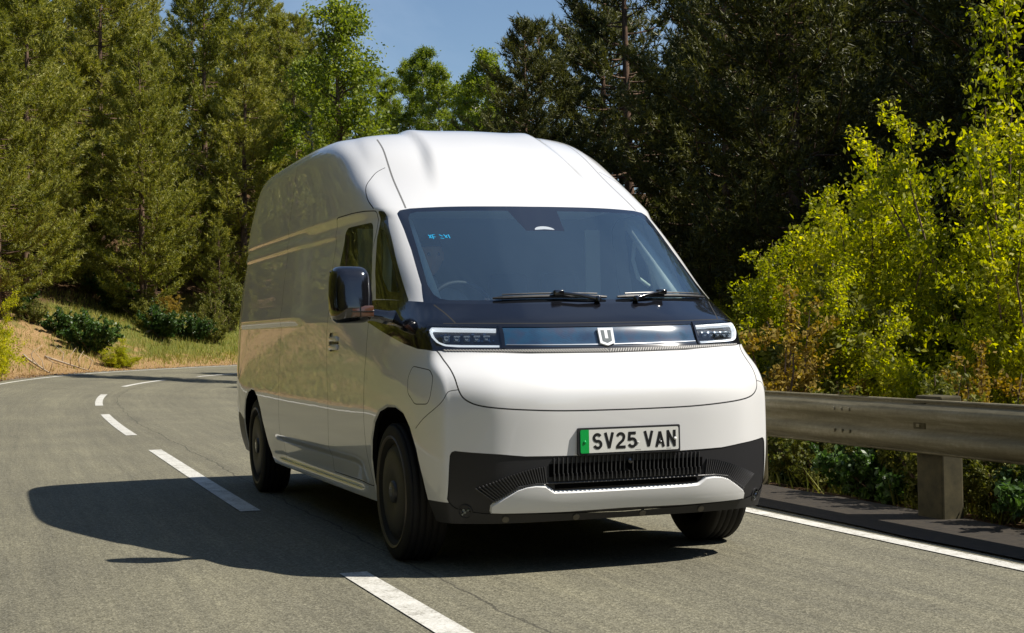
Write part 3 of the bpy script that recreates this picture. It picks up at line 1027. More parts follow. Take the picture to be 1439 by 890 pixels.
for s in np.arange(-8.9, 34, 4.8):
    V = []; F = []
    for ds in (0, .36):
        for (o_, h) in sec[1:-1]:
            x, y = at_sd(s + ds, DB - o_ - .006)
            V.append((x, y - 2.2, 1.142 - (1.142 - h) * 1.03 + float(road_z(s, 3.0))))
    n_ = len(sec) - 2
    for j in range(n_ - 1): F.append((j, j + 1, n_ + j + 1, n_ + j))
    mesh_obj("beam_lap", V, F, M_RAIL, bar, smooth=True)
for s in np.arange(-9.45, 34, 2.4):
    x, y = at_sd(s, DB + 0.13)
    bm = bmesh.new()
    add_box(bm, (x, y - 2.2, 0.28), (0.26, 0.15, 0.92), bevel=0.012)
    add_box(bm, (x, y - 2.2 - 0.105, 0.58), (0.12, 0.07, 0.24), bevel=0.006)
    bm_obj("post", bm, M_POST, bar)

# ================================================================== the van
# body surface: rings of stations from nose centre round the side to tail centre (x forward, y half width, z up; origin under the front axle)
NET=[
[(0.8,0,0.25),(0.795,0.35,0.25),(0.76,0.62,0.25),(0.665,0.8,0.25),(0.63,0.835,0.25),(0.33,0.89,0.25),(-0.3,0.915,0.26),(-1.3,0.92,0.26),(-2.7,0.92,0.26),(-4.36,0.91,0.27),(-4.77,0.89,0.27),(-4.89,0.76,0.27),(-4.93,0,0.27)],
[(0.865,0,0.4),(0.86,0.35,0.4),(0.815,0.63,0.4),(0.69,0.825,0.4),(0.66,0.858,0.4),(0.36,0.92,0.4),(-0.3,0.945,0.4),(-1.3,0.95,0.4),(-2.7,0.95,0.4),(-4.41,0.945,0.4),(-4.81,0.925,0.4),(-4.93,0.8,0.4),(-4.97,0,0.4)],
[(0.885,0,0.6),(0.875,0.35,0.6),(0.825,0.63,0.6),(0.7,0.836,0.6),(0.672,0.869,0.6),(0.37,0.94,0.6),(-0.3,0.97,0.6),(-1.3,0.975,0.6),(-2.7,0.975,0.6),(-4.41,0.97,0.6),(-4.83,0.945,0.6),(-4.95,0.82,0.6),(-4.99,0,0.6)],
[(0.9,0,0.83),(0.89,0.35,0.83),(0.835,0.63,0.83),(0.7,0.832,0.83),(0.672,0.867,0.83),(0.37,0.945,0.83),(-0.3,0.978,0.83),(-1.3,0.98,0.83),(-2.7,0.98,0.83),(-4.38,0.975,0.83),(-4.81,0.95,0.83),(-4.95,0.82,0.83),(-4.99,0,0.83)],
[(0.845,0,0.95),(0.835,0.34,0.95),(0.78,0.61,0.95),(0.655,0.822,0.95),(0.62,0.86,0.95),(0.34,0.938,0.95),(-0.3,0.975,0.95),(-1.3,0.98,0.95),(-2.7,0.98,0.95),(-4.36,0.972,0.95),(-4.79,0.95,0.95),(-4.93,0.82,0.95),(-4.97,0,0.95)],
[(0.66,0,1.06),(0.65,0.33,1.06),(0.595,0.58,1.06),(0.49,0.815,1.06),(0.445,0.862,1.06),(0.22,0.922,1.06),(-0.3,0.967,1.06),(-1.3,0.977,1.06),(-2.7,0.978,1.06),(-4.34,0.97,1.06),(-4.75,0.95,1.06),(-4.9,0.815,1.06),(-4.94,0,1.06)],
[(0.603,0,1.19),(0.59,0.33,1.19),(0.53,0.57,1.19),(0.43,0.802,1.19),(0.345,0.881,1.19),(0.07,0.938,1.19),(-0.35,0.953,1.19),(-1.3,0.972,1.19),(-2.7,0.976,1.19),(-4.31,0.967,1.19),(-4.72,0.945,1.19),(-4.86,0.81,1.19),(-4.9,0,1.19)],
[(0.45,0,1.3),(0.425,0.33,1.305),(0.345,0.59,1.31),(0.19,0.8,1.32),(0.08,0.855,1.325),(-0.12,0.905,1.33),(-0.45,0.935,1.33),(-1.3,0.965,1.33),(-2.7,0.972,1.33),(-4.28,0.962,1.33),(-4.68,0.94,1.33),(-4.81,0.8,1.33),(-4.87,0,1.33)],
[(0.03,0,1.585),(0.01,0.33,1.585),(-0.05,0.58,1.585),(-0.155,0.775,1.585),(-0.23,0.83,1.585),(-0.4,0.88,1.585),(-0.7,0.91,1.585),(-1.4,0.94,1.585),(-2.7,0.95,1.585),(-4.21,0.94,1.585),(-4.61,0.918,1.585),(-4.74,0.775,1.585),(-4.81,0,1.585)],
[(-0.43,0,1.875),(-0.44,0.31,1.872),(-0.468,0.55,1.865),(-0.52,0.742,1.855),(-0.58,0.795,1.853),(-0.72,0.84,1.85),(-0.98,0.872,1.85),(-1.55,0.9,1.85),(-2.7,0.912,1.85),(-4.14,0.902,1.85),(-4.52,0.878,1.85),(-4.65,0.74,1.85),(-4.73,0,1.85)],
[(-0.81,0,2.125),(-0.82,0.3,2.12),(-0.86,0.52,2.105),(-0.955,0.722,2.085),(-0.99,0.775,2.08),(-1.12,0.835,2.08),(-1.42,0.868,2.08),(-1.85,0.885,2.08),(-2.75,0.888,2.08),(-4.08,0.878,2.08),(-4.44,0.851,2.08),(-4.57,0.716,2.08),(-4.65,0,2.08)],
[(-1.17,0,2.315),(-1.19,0.28,2.31),(-1.23,0.49,2.318),(-1.3,0.7,2.297),(-1.345,0.765,2.275),(-1.47,0.835,2.275),(-1.75,0.872,2.275),(-2.15,0.885,2.292),(-2.8,0.888,2.292),(-4.01,0.87,2.282),(-4.35,0.828,2.272),(-4.47,0.688,2.272),(-4.55,0,2.25)],
[(-1.5,0,2.42),(-1.52,0.25,2.417),(-1.57,0.43,2.431),(-1.66,0.64,2.42),(-1.72,0.71,2.405),(-1.84,0.775,2.405),(-2.05,0.805,2.405),(-2.4,0.82,2.405),(-2.9,0.82,2.405),(-3.91,0.808,2.4),(-4.17,0.758,2.385),(-4.27,0.588,2.38),(-4.33,0,2.35)],
[(-1.8,0,2.444),(-1.82,0.18,2.442),(-1.87,0.31,2.442),(-1.95,0.544,2.434),(-2.02,0.55,2.444),(-2.14,0.6,2.444),(-2.32,0.625,2.444),(-2.6,0.635,2.444),(-3,0.635,2.444),(-3.71,0.655,2.414),(-3.94,0.595,2.404),(-4.05,0.455,2.394),(-4.1,0,2.384)],
[(-2.3,0,2.459),(-2.32,0,2.459),(-2.35,0,2.459),(-2.4,0,2.459),(-2.44,0,2.459),(-2.5,0,2.459),(-2.6,0,2.459),(-2.75,0,2.459),(-2.95,0,2.458),(-3.2,0,2.449),(-3.35,0,2.439),(-3.5,0,2.429),(-3.6,0,2.424)],
]
NSC, NSR = 10, 20


def pchip(A, n):
    k = len(A); d = np.diff(A, axis=0); m = np.zeros_like(A)
    p = d[:-1] * d[1:]; s = d[:-1] + d[1:]
    m[1:-1] = np.where(p > 0, 2 * p / np.where(s == 0, 1, s), 0)
    m[0] = 1.5 * d[0] - .5 * m[1]; m[-1] = 1.5 * d[-1] - .5 * m[-2]
    u = np.linspace(0, k - 1, (k - 1) * n + 1); i = np.minimum(u.astype(int), k - 2)
    t = (u - i).reshape((-1,) + (1,) * (A.ndim - 1))
    return (2*t**3-3*t*t+1)*A[i] + (t**3-2*t*t+t)*m[i] + (-2*t**3+3*t*t)*A[i+1] + (t**3-t*t)*m[i+1]


def van_surface():
    A = np.array(NET, float)
    M = np.concatenate([A[:, 2:0:-1] * [1, -1, 1], A, A[:, -2:-4:-1] * [1, -1, 1]], 1)
    G = pchip(M, NSR)
    G = np.swapaxes(pchip(np.swapaxes(G, 0, 1), NSC), 0, 1)
    for _ in range(int(14 * (NSR / 10) ** 2)): G[1:-1] = .5 * G[1:-1] + .25 * (G[:-2] + G[2:])
    wt = sst(8.3, 9.6, np.arange(G.shape[0]) / NSR)[:, None, None]      # the roof is softer in plan than the nose corner
    for q in range(12):
        S = .5 * G[:, 1:-1] + .25 * (G[:, :-2] + G[:, 2:])
        G[:, 1:-1] = S if q < 2 else G[:, 1:-1] * (1 - wt) + S * wt
    G = G[:, 2 * NSC:-2 * NSC].copy()
    G[:, 0, 1] = 0; G[:, -1, 1] = 0
    x, y, z = G[..., 0].copy(), G[..., 1].copy(), G[..., 2].copy()
    ss = sst
    side = ss(.70, .80, y) * ss(-.1, -.6, x) * (1 - ss(-4.5, -4.62, x))
    side = ss(.70, .80, y) * ss(.1, .6, -x) * ss(-4.72, -4.6, x)
    # long ledge under the roof side, load bay panel pressing, sill pressing
    lr = lambda a, b, v: np.clip((v - a) / (b - a), 0, 1)
    y = y + side * .024 * lr(1.815, 1.872, z) * (1 - ss(2.0, 2.3, z)) * ss(.30, .62, -x)
    pan = ss(2.0, 2.25, -x) * ss(-4.50, -4.44, x)
    y = y + side * .018 * pan * lr(1.235, 1.292, z) * (1 - ss(1.80, 1.85, z))
    up = ss(1.0, 1.5, -x) * ss(-4.50, -4.44, x)
    y = y - side * .014 * up * lr(1.775, 1.745, z) * 0 + side * .012 * up * (1 - lr(1.742, 1.768, z)) * -1 * ss(1.25, 1.4, z)
    low = ss(.50, .80, -x) * ss(-3.35, -3.1, x) * ss(.6, .8, y)
    y = y - low * .020 * (1 - ss(.43, .50, z)) * ss(.28, .34, z)
    w = .50 - .10 * ss(1.9, 2.4, z)
    up = .036 * ss(1.93, 2.25, z) * (1 - ss(w - .036, w + .036, np.abs(y))) * ss(-4.1, -3.6, x)
    z = z + up * .8; x = x + up * .5 * (1 - ss(2.2, 2.45, z))
    # the bonnet skin swells over the bumper, leaving a shut line with a soft lip
    G = np.stack([x, y, z], -1)
    gt = np.gradient(G, axis=1); gs = np.gradient(G, axis=0)
    Nn = np.cross(gt, gs); l = np.linalg.norm(Nn, axis=-1, keepdims=True)
    Nn = Nn / np.maximum(l, 1e-9)
    Nn[-3:] = np.array([0, 0, 1.0])
    Nn[:, 0, 1] = 0; Nn[:, -1, 1] = 0
    Nn = Nn / np.linalg.norm(Nn, axis=-1, keepdims=True)
    return G, Nn


VG, VN = van_surface()
NR, NC = VG.shape[:2]


def ev(ts, D=None):
    D = VG if D is None else D
    ts = np.asarray(ts, float)
    t = np.clip(ts[..., 0], 0, NC - 1); s = np.clip(ts[..., 1], 0, NR - 1)
    i = np.minimum(t.astype(int), NC - 2); j = np.minimum(s.astype(int), NR - 2)
    a = (t - i)[..., None]; b = (s - j)[..., None]
    return (1 - b) * ((1 - a) * D[j, i] + a * D[j, i + 1]) + b * ((1 - a) * D[j + 1, i] + a * D[j + 1, i + 1])


def dom(spec):
    "('f', y, z) front view or ('s', x, z) side view point -> surface coordinates"
    k_, a, z = spec
    if k_ == 'f': sl = slice(0, 44); ax = 1
    elif k_ == 's': sl = slice(34, 108); ax = 0
    off = sl.start
    W = VG[:, sl]
    dd = (W[..., ax] - a) ** 2 + (W[..., 2] - z) ** 2
    j, i = np.unravel_index(np.argmin(dd), dd.shape)
    p = np.array([i + off, j], float)
    for _ in range(25):
        q = ev(p); r = np.array([q[ax] - a, q[2] - z])
        if np.abs(r).max() < 1e-6: break
        h = .25
        Jt = (ev(p + [h, 0]) - ev(p - [h, 0])) / (2 * h); Js = (ev(p + [0, h]) - ev(p - [0, h])) / (2 * h)
        J = np.array([[Jt[ax], Js[ax]], [Jt[2], Js[2]]])
        st = np.linalg.lstsq(J, -r, rcond=None)[0]
        p = p + np.clip(st, -1.5, 1.5) * .8
        p = np.clip(p, [0, 0], [NC - 1, NR - 1])
    return p


def curve(P, closed):
    "Catmull-Rom through the surface coordinates"
    P = np.array(P); n = len(P); out = []
    for i in range(n - (0 if closed else 1)):
        p0 = P[i - 1] if (closed or i > 0) else P[0]; p1 = P[i]; p2 = P[(i + 1) % n]; p3 = P[(i + 2) % n] if (closed or i < n - 2) else P[-1]
        for u in (0, .25, .5, .75):
            out.append(.5 * (2 * p1 + (p2 - p0) * u + (2 * p0 - 5 * p1 + 4 * p2 - p3) * u * u + (3 * p1 - p0 - 3 * p2 + p3) * u ** 3))
    if not closed: out.append(P[-1])
    return out


def path(specs, closed=True, step=1.2, smooth=False):
    "surface coordinates along a traced outline, densified"
    P = [dom(s) for s in specs]
    if smooth: P = list(curve(P, closed))
    if closed: P.append(P[0])
    out = []
    for a, b in zip(P[:-1], P[1:]):
        n = max(1, int(np.hypot(*(b - a)) / step))
        for q in range(n): out.append(a + (b - a) * q / n)
    if not closed: out.append(P[-1])
    return np.array(out)


def rounded(specs, r, closed=True):
    "round the corners of an outline given in view metres"
    out = []
    n = len(specs)
    for i in range(n):
        p = np.array(specs[i][1:], float); k_ = specs[i][0]
        if not closed and i in (0, n - 1): out.append(specs[i]); continue
        a = np.array(specs[i - 1][1:], float); b = np.array(specs[(i + 1) % n][1:], float)
        if specs[i - 1][0] != k_ or specs[(i + 1) % n][0] != k_: out.append(specs[i]); continue
        la, lb = np.linalg.norm(a - p), np.linalg.norm(b - p)
        q = min(r, la * .45, lb * .45)
        A = p + (a - p) / la * q; B = p + (b - p) / lb * q
        for u in (0, .33, .67, 1):
            w = (1 - u) ** 2 * A + 2 * u * (1 - u) * p + u * u * B
            out.append((k_, w[0], w[1]))
    return out


def offset(P, w, closed):
    "move surface coordinates sideways by w metres"
    n = len(P)
    X = ev(P)
    out = []
    for i in range(n):
        if closed: tv = X[(i + 1) % n] - X[i - 1]
        else: tv = X[min(i + 1, n - 1)] - X[max(i - 1, 0)]
        l = np.linalg.norm(tv)
        if l < 1e-9: out.append(P[i]); continue
        nn = ev(P[i], VN); sv = np.cross(nn, tv / l) * w
        h = .3
        Jt = (ev(P[i] + [h, 0]) - ev(P[i] - [h, 0])) / (2 * h); Js = (ev(P[i] + [0, h]) - ev(P[i] - [0, h])) / (2 * h)
        st = np.linalg.lstsq(np.stack([Jt, Js], 1), sv, rcond=None)[0]
        out.append(P[i] + np.clip(st, -3, 3))
    return np.array(out)


def inside(poly, pts):
    x, y = pts[:, 0], pts[:, 1]
    r = np.zeros(len(pts), bool)
    x0, y0 = poly[-1]
    for x1, y1 in poly:
        c = ((y1 > y) != (y0 > y))
        with np.errstate(divide='ignore', invalid='ignore'):
            xi = (x0 - x1) * (y - y1) / (y0 - y1) + x1
        r ^= c & (x < xi)
        x0, y0 = x1, y1
    return r


REG = []                                             # (name, polygon), later ones lie on top


def region(name, specs, gap=0.0, r=0.0, step=1.2):
    P = path(rounded(specs, r) if r else specs, True, step)
    if gap:
        A = offset(P, gap, True); B = offset(P, -gap, True)
        REG.append(('gap', A if abs(area(A)) > abs(area(B)) else B))
        REG.append((name, B if abs(area(A)) > abs(area(B)) else A))
    else: REG.append((name, P))


def area(P): return 0.5 * np.sum(P[:, 0] * np.roll(P[:, 1], -1) - P[:, 1] * np.roll(P[:, 0], -1))


def seam(specs, w=0.003, name='gap', step=1.2):
    P = path(specs, False, step, True)
    if abs(P[-1][0]) < .5: P[-1][0] = 0; P = np.concatenate([P, [[-.9, P[-1][1]]]])
    if abs(P[0][0]) < .5: P[0][0] = 0; P = np.concatenate([[[-.9, P[0][1]]], P])
    REG.append((name, np.concatenate([offset(P, w, False), offset(P, -w, False)[::-1]])))


f_ = lambda *a: ('f', *a)
s_ = lambda *a: ('s', *a)

# ---- outlines of everything let into the skin (right half; mirrored for the left)
ARCH_F = [s_(-.405, .20), s_(-.41, .36), s_(-.385, .50), s_(-.335, .61), s_(-.26, .705), s_(-.15, .772), s_(0, .803), s_(.13, .805), s_(.25, .778), s_(.345, .705), s_(.415, .60), s_(.462, .45), s_(.478, .352), s_(.50, .20)]
ARCH_R = [s_(x_ - 3.957, z_) for x_, z_ in [(-.47, .20), (-.475, .36), (-.45, .50), (-.40, .61), (-.32, .705), (-.20, .765), (-.06, .79), (.08, .785), (.22, .735), (.34, .64), (.44, .50), (.52, .36), (.60, .20)]]
# gutter lines on the roof front, shut lines
seam([f_(.700, 1.868), f_(.69, 1.95), f_(.675, 2.06), f_(.655, 2.18), f_(.635, 2.29), f_(.62, 2.37)], .005, 'gutter')
seam([s_(-.69, 1.878), s_(-.82, 1.945), s_(-.93, 2.03), s_(-1.0, 2.10), s_(-1.03, 2.15)], .003)
seam([s_(-2.96, .30), s_(-2.93, .5), s_(-2.88, .82), s_(-2.80, 1.1), s_(-2.73, 1.375), s_(-2.70, 1.6), s_(-2.68, 1.86), s_(-2.66, 2.0), s_(-2.62, 2.2), s_(-2.6, 2.33)], .003)
seam([s_(-4.56, .62), s_(-4.57, .9), s_(-4.52, 1.2), s_(-4.46, 1.5), s_(-4.40, 1.8), s_(-4.34, 2.0)], .003)
# front door
DOOR = [s_(-.405, .345), s_(-.46, .52), s_(-.47, .70), s_(-.44, .90), s_(-.42, 1.15), s_(-.45, 1.30), s_(-.47, 1.38), s_(-.56, 1.62), s_(-.645, 1.862), s_(-.80, 1.872), s_(-1.0, 1.875), s_(-1.30, 1.872), s_(-1.36, 1.80), s_(-1.375, 1.5), s_(-1.36, 1.15), s_(-1.33, .79), s_(-1.36, .60), s_(-1.43, .40), s_(-1.45, .345)]
region('door', DOOR, .003, .03)
region('door_window', [s_(-.665, 1.785), s_(-.60, 1.70), s_(-.50, 1.52), s_(-.455, 1.37), s_(-.475, 1.335), s_(-1.12, 1.345), s_(-1.17, 1.38), s_(-1.175, 1.55), s_(-1.145, 1.775), s_(-1.10, 1.80), s_(-.70, 1.800)], 0, .02)
region('quarter_frame', [s_(-.635, 1.862), s_(-.585, 1.855), s_(-.47, 1.76), s_(-.20, 1.54), s_(.065, 1.335), s_(-.36, 1.36), s_(-.44, 1.50), s_(-.545, 1.70)], 0, .012)
region('quarter_window', [s_(-.535, 1.755), s_(-.485, 1.735), s_(-.26, 1.555), s_(-.055, 1.385), s_(-.19, 1.393), s_(-.31, 1.47), s_(-.455, 1.645)], 0, .03)
region('handle_recess', [s_(-1.29, 1.075), s_(-1.05, 1.075), s_(-1.05, 1.185), s_(-1.29, 1.185)], 0, .03)
# gloss black band: bonnet top, then along under the side windows
region('black_band', [f_(0, 1.315), f_(.17, 1.315), f_(.48, 1.32), f_(.74, 1.327), f_(.806, 1.328), s_(.05, 1.337), s_(-.36, 1.355), s_(-.80, 1.345), s_(-1.16, 1.345), s_(-1.15, 1.328), s_(-.80, 1.30), s_(-.45, 1.235), s_(-.2, 1.19), s_(.0, 1.155), s_(.20, 1.115), s_(.34, 1.09), s_(.45, 1.079), f_(.80, 1.075), f_(.70, 1.072), f_(.55, 1.067), f_(.30, 1.060), f_(0, 1.056)], 0)
seam([f_(.775, 1.312), f_(.75, 1.27), f_(.725, 1.215)], .004)
seam([f_(0, 1.205), f_(.2, 1.205), f_(.4, 1.207), f_(.60, 1.211), f_(.78, 1.214)], .003)
region('vent', [f_(-.002, 1.053), f_(.30, 1.056), f_(.56, 1.065), f_(.70, 1.072), f_(.81, 1.078), f_(.81, 1.086), f_(.70, 1.086), f_(.55, 1.083), f_(.30, 1.079), f_(-.002, 1.077)], 0)
region('headlight', [f_(.541, 1.192), f_(.70, 1.199), f_(.80, 1.204), f_(.858, 1.206), f_(.862, 1.170), f_(.842, 1.130), f_(.80, 1.102), f_(.74, 1.095), f_(.541, 1.090)], 0, .01)
region('light_bar', [f_(-.002, 1.186), f_(.30, 1.187), f_(.517, 1.191), f_(.521, 1.095), f_(.30, 1.089), f_(-.002, 1.087)], 0)
# windscreen
region('windscreen_frit', [f_(-.002, 1.303), f_(-.002, 1.876), f_(.27, 1.876), f_(.51, 1.873), f_(.68, 1.866), f_(.735, 1.856), f_(.757, 1.835), f_(.758, 1.815), f_(.760, 1.74), f_(.767, 1.62), f_(.788, 1.42), f_(.812, 1.325), f_(.76, 1.318), f_(.48, 1.308)], 0)
region('windscreen', [f_(-.002, 1.325), f_(-.002, 1.722), f_(.112, 1.721), f_(.148, 1.848), f_(.40, 1.847), f_(.655, 1.843), f_(.695, 1.832), f_(.713, 1.805), f_(.722, 1.756), f_(.738, 1.616), f_(.762, 1.42), f_(.755, 1.365), f_(.735, 1.342), f_(.700, 1.334), f_(.47, 1.328)], 0, 0)
REG.append(('camera_window', np.array([dom(f_(0, 1.738)) + [a, b] for a, b in [(-1, -.35)] + [(1.75 * math.cos(R(q)), -.7 + 1.5 * math.sin(R(q))) for q in range(0, 91, 15)] + [(-1, .8)]])))
# bonnet skin
BN = [f_(.835, 1.080), f_(.825, 1.060), f_(.812, 1.01), f_(.806, .96), f_(.803, .91), f_(.795, .873), f_(.776, .845), f_(.73, .820), f_(.64, .804), f_(.46, .790), f_(.28, .783), f_(0, .781)]
REG.append(('bonnet', np.concatenate([[dom(f_(.70, 1.070)), dom(f_(.56, 1.063)), dom(f_(.30, 1.054)), dom(f_(.0, 1.051)), [-1, dom(f_(0, 1.051))[1]], [-1, dom(f_(0, .781))[1]]], path(BN, False, 1.2, True)[::-1]])))
seam(BN, .0035, 'gap')
seam([f_(.803, .893), f_(.852, .873), s_(.556, .776), s_(.42, .70)], .002)
FLAP = [s_(.338, 1.005), s_(.513, .987), s_(.563, .951), s_(.572, .865), s_(.548, .823), s_(.418, .819), s_(.327, .872), s_(.314, .948)]
region('charging_flap', FLAP, .0022, .02)
# lower front
region('valance', [f_(-.002, .10), f_(-.002, .34), f_(.60, .34), f_(.80, .353), f_(.845, .353), s_(.478, .352), s_(.50, .10)], 0)
region('valance', [s_(.655, .353), s_(.45, .353), s_(.47, .10), s_(.66, .10), s_(.8, .10)], 0)
region('grille', [f_(-.002, .568), f_(.255, .568), f_(.52, .573), f_(.64, .586), f_(.825, .603), f_(.838, .597), f_(.846, .58), f_(.853, .37), f_(.846, .352), f_(.70, .30), f_(-.002, .28)], 0)
STRIP = [f_(0, .402), f_(.15, .402), f_(.30, .402), f_(.378, .404), f_(.400, .418), f_(.422, .434), f_(.47, .438), f_(.515, .434), f_(.560, .420), f_(.62, .383), f_(.668, .352), f_(.677, .340), f_(.677, .315), f_(.672, .300), f_(.62, .297), f_(.45, .295), f_(.29, .293), f_(.15, .295), f_(0, .297)]
SPO = path(STRIP, False, .6)
_a, _b = offset(SPO, .011, False), offset(SPO, -.011, False)
SPI = _a if abs(area(_a)) < abs(area(_b)) else _b
SPI[0, 0] = SPI[-1, 0] = 0
REG.append(('bumper_strip', np.concatenate([[[-1, SPI[0, 1]]], SPI, [[-1, SPI[-1, 1]]]])))
region('rear_bumper', [s_(-4.445, .20), s_(-4.43, .36), s_(-4.39, .53), s_(-4.55, .575), ('s', -4.70, .585), ('s', -4.75, .40), ('s', -4.72, .20)], 0)
REG.append(('rear_bumper', np.array([[104, -1], [124, -1], [124, 26 * NSR / 10], [104, 26 * NSR / 10]], float)))
region('hole', ARCH_F, 0); region('hole', ARCH_R, 0)


def cut_skin():
    pts = []
    for i in range(NC):
        for j in range(0, NR):
            if j % 2 and j > 12 * NSR and i < 40: continue
            pts.append((float(i), float(j)))
    nb0 = len(pts)
    # outer boundary
    bd = [(i, 0.) for i in range(NC)] + [(NC - 1., j) for j in range(1, NR)] + [(i, NR - 1.) for i in range(NC - 2, -1, -1)] + [(0., j) for j in range(NR - 2, 0, -1)]
    edges = []
    for _, P in REG:
        P = np.clip(P, [0, 0], [NC - 1, NR - 1])
        b = len(pts)
        pts += [(float(a), float(c)) for a, c in P]
        edges += [(b + q, b + (q + 1) % len(P)) for q in range(len(P))]
    r = delaunay_2d_cdt([Vector(p) for p in pts], edges, [], 0, 1e-4)
    V = np.array([tuple(v) for v in r[0]]); T = np.array([f for f in r[2] if len(f) == 3])
    c = V[T].mean(1)
    lab_ = np.zeros(len(T), int)
    names = ['body']
    for nm, P in REG:
        if nm not in names: names.append(nm)
        lab_[inside(P, c)] = names.index(nm)
    # orientation
    a = V[T]
    ar = (a[:, 1, 0] - a[:, 0, 0]) * (a[:, 2, 1] - a[:, 0, 1]) - (a[:, 2, 0] - a[:, 0, 0]) * (a[:, 1, 1] - a[:, 0, 1])
    T[ar < 0] = T[ar < 0][:, ::-1]
    T = T[np.abs(ar) > 1e-7]; lab_ = lab_[np.abs(ar) > 1e-7]
    return V, T, lab_, names


SV, ST, SL, SNAMES = cut_skin()
SP = ev(SV); SN = ev(SV, VN); SN /= np.linalg.norm(SN, axis=1)[:, None]


def skin(name, regs, mats_, parent, side=0, off=0.0, thick=0.0):
    """mesh of the named skin regions; side 0 both halves, -1 the +y half's mirror image (driver side), +1 the +y half
    regs: list of region names, one material each"""
    Vs, Fs, Ns, MI = [], [], [], []
    for k_, rg in enumerate(regs):
        if rg not in SNAMES: continue
        T = ST[SL == SNAMES.index(rg)]
        if not len(T): continue
        u, inv = np.unique(T, return_inverse=True)
        inv = inv.reshape(T.shape)
        P = SP[u] + SN[u] * off; N = SN[u]
        for sg in ((1, -1) if side == 0 else (side,)):
            b = sum(len(v) for v in Vs)
            m_ = np.array([1, sg, 1])
            idx = np.arange(len(P)) + b
            if side == 0 and sg < 0: idx = np.where(np.abs(P[:, 1]) < 1e-4, idx - len(P), idx)
            Vs.append(P * m_); Ns.append(N * m_)
            Fs.append(idx[inv if sg > 0 else inv[:, ::-1]])
            MI += [min(k_, len(mats_) - 1)] * len(inv)
    V = np.concatenate(Vs); F = np.concatenate(Fs); N = np.concatenate(Ns)
    o = mesh_obj(name, V, F, None, parent, normals=N, mats=mats_, mi=MI)
    if thick:
        sm = o.modifiers.new("t", 'SOLIDIFY'); sm.thickness = thick; sm.offset = -1
    return o


# ------------------------------------------------------------------ van materials
M_WHITE = mat("white_paint", (0.74, 0.74, 0.735), 0.42, coat=1.0, spec=0.5, coat_rough=0.012, Coat_IOR=1.5)
k = NB(M_WHITE)
nz = k.noise(5, 2, 0.5, k.coord())
bp_ = k.n("ShaderNodeBump"); bp_.inputs["Strength"].default_value = 0.02; bp_.inputs["Distance"].default_value = 0.01
k.l(nz, bp_.inputs["Height"]); k.l(bp_.outputs[0], M_WHITE.node_tree.nodes["Principled BSDF"].inputs["Coat Normal"])
M_GAP = mat("shut_line", (0.03, 0.03, 0.03), 0.8, spec=0.2)
M_GUT = mat("gutter_seal", (0.16, 0.16, 0.155), 0.6)
M_GBLK = mat("gloss_black", (0.006, 0.006, 0.008), 0.12, coat=1.0, spec=0.6, coat_rough=0.01)
M_PLAS = mat("black_plastic", (0.018, 0.018, 0.02), 0.5, spec=0.4)
M_PLAS2 = mat("satin_plastic", (0.045, 0.045, 0.047), 0.38, spec=0.5)
M_TYRE = mat("tyre_rubber", (0.018, 0.017, 0.016), 0.75, spec=0.3)
M_RIM = mat("wheel_cover", (0.024, 0.022, 0.020), 0.55, 0.0)
M_RING = mat("rim_edge", (0.11, 0.095, 0.075), 0.45, 0.5)
M_CHROME = mat("bright_metal", (0.75, 0.76, 0.78), 0.18, 1.0)
M_LINER = mat("arch_liner", (0.008, 0.008, 0.008), 0.95, spec=0.1)
M_CABIN = mat("cabin_trim", (0.26, 0.27, 0.28), 0.8)
M_SEAT = mat("seat_fabric", (0.10, 0.105, 0.115), 0.9)
M_LINEN = mat("headliner", (0.75, 0.78, 0.74), 0.9)


def m_glass(name, tint, refl, rough=0.0, base=0.04, graze=1.0, film_haze=0.0):
    "a thin pane: what lies behind shows through the tint, the sky and trees mirror in it"
    m = bpy.data.materials.new(name); m.use_nodes = True
    t = m.node_tree; t.nodes.clear()
    out = t.nodes.new("ShaderNodeOutputMaterial")
    tr = t.nodes.new("ShaderNodeBsdfTransparent"); tr.inputs[0].default_value = (*tint, 1)
    gl = t.nodes.new("ShaderNodeBsdfGlossy"); gl.inputs["Color"].default_value = (*refl, 1); gl.inputs["Roughness"].default_value = rough
    fr = t.nodes.new("ShaderNodeFresnel"); fr.inputs[0].default_value = 1.6
    mr = t.nodes.new("ShaderNodeMapRange"); mr.inputs["From Min"].default_value = 0; mr.inputs["From Max"].default_value = 1
    mr.inputs["To Min"].default_value = base; mr.inputs["To Max"].default_value = graze
    t.links.new(fr.outputs[0], mr.inputs["Value"])
    mx = t.nodes.new("ShaderNodeMixShader")
    t.links.new(mr.outputs[0], mx.inputs[0]); t.links.new(tr.outputs[0], mx.inputs[1]); t.links.new(gl.outputs[0], mx.inputs[2])
    df = t.nodes.new("ShaderNodeBsdfDiffuse"); df.inputs[0].default_value = (0.50, 0.74, 0.95, 1)  # dust film, with the sky's blue haze put into its colour
    m2 = t.nodes.new("ShaderNodeMixShader"); m2.inputs[0].default_value = film_haze
    t.links.new(mx.outputs[0], m2.inputs[1]); t.links.new(df.outputs[0], m2.inputs[2])
    t.links.new(m2.outputs[0], out.inputs[0])
    return m


M_SCREEN = m_glass("windscreen_glass", (0.80, 0.90, 0.90), (0.66, 0.88, 1.0), 0.0, 0.15, 1.0, 0.030)  # bluer mirror tint, the sky's reflection deepened by colour
M_SIDEG = m_glass("side_glass", (0.62, 0.72, 0.66), (1, 1, 1), 0.0, 0.03, 0.8)
M_LENS = m_glass("lamp_lens", (0.93, 0.95, 0.96), (1, 1, 1), 0.02, 0.03, 1.0)

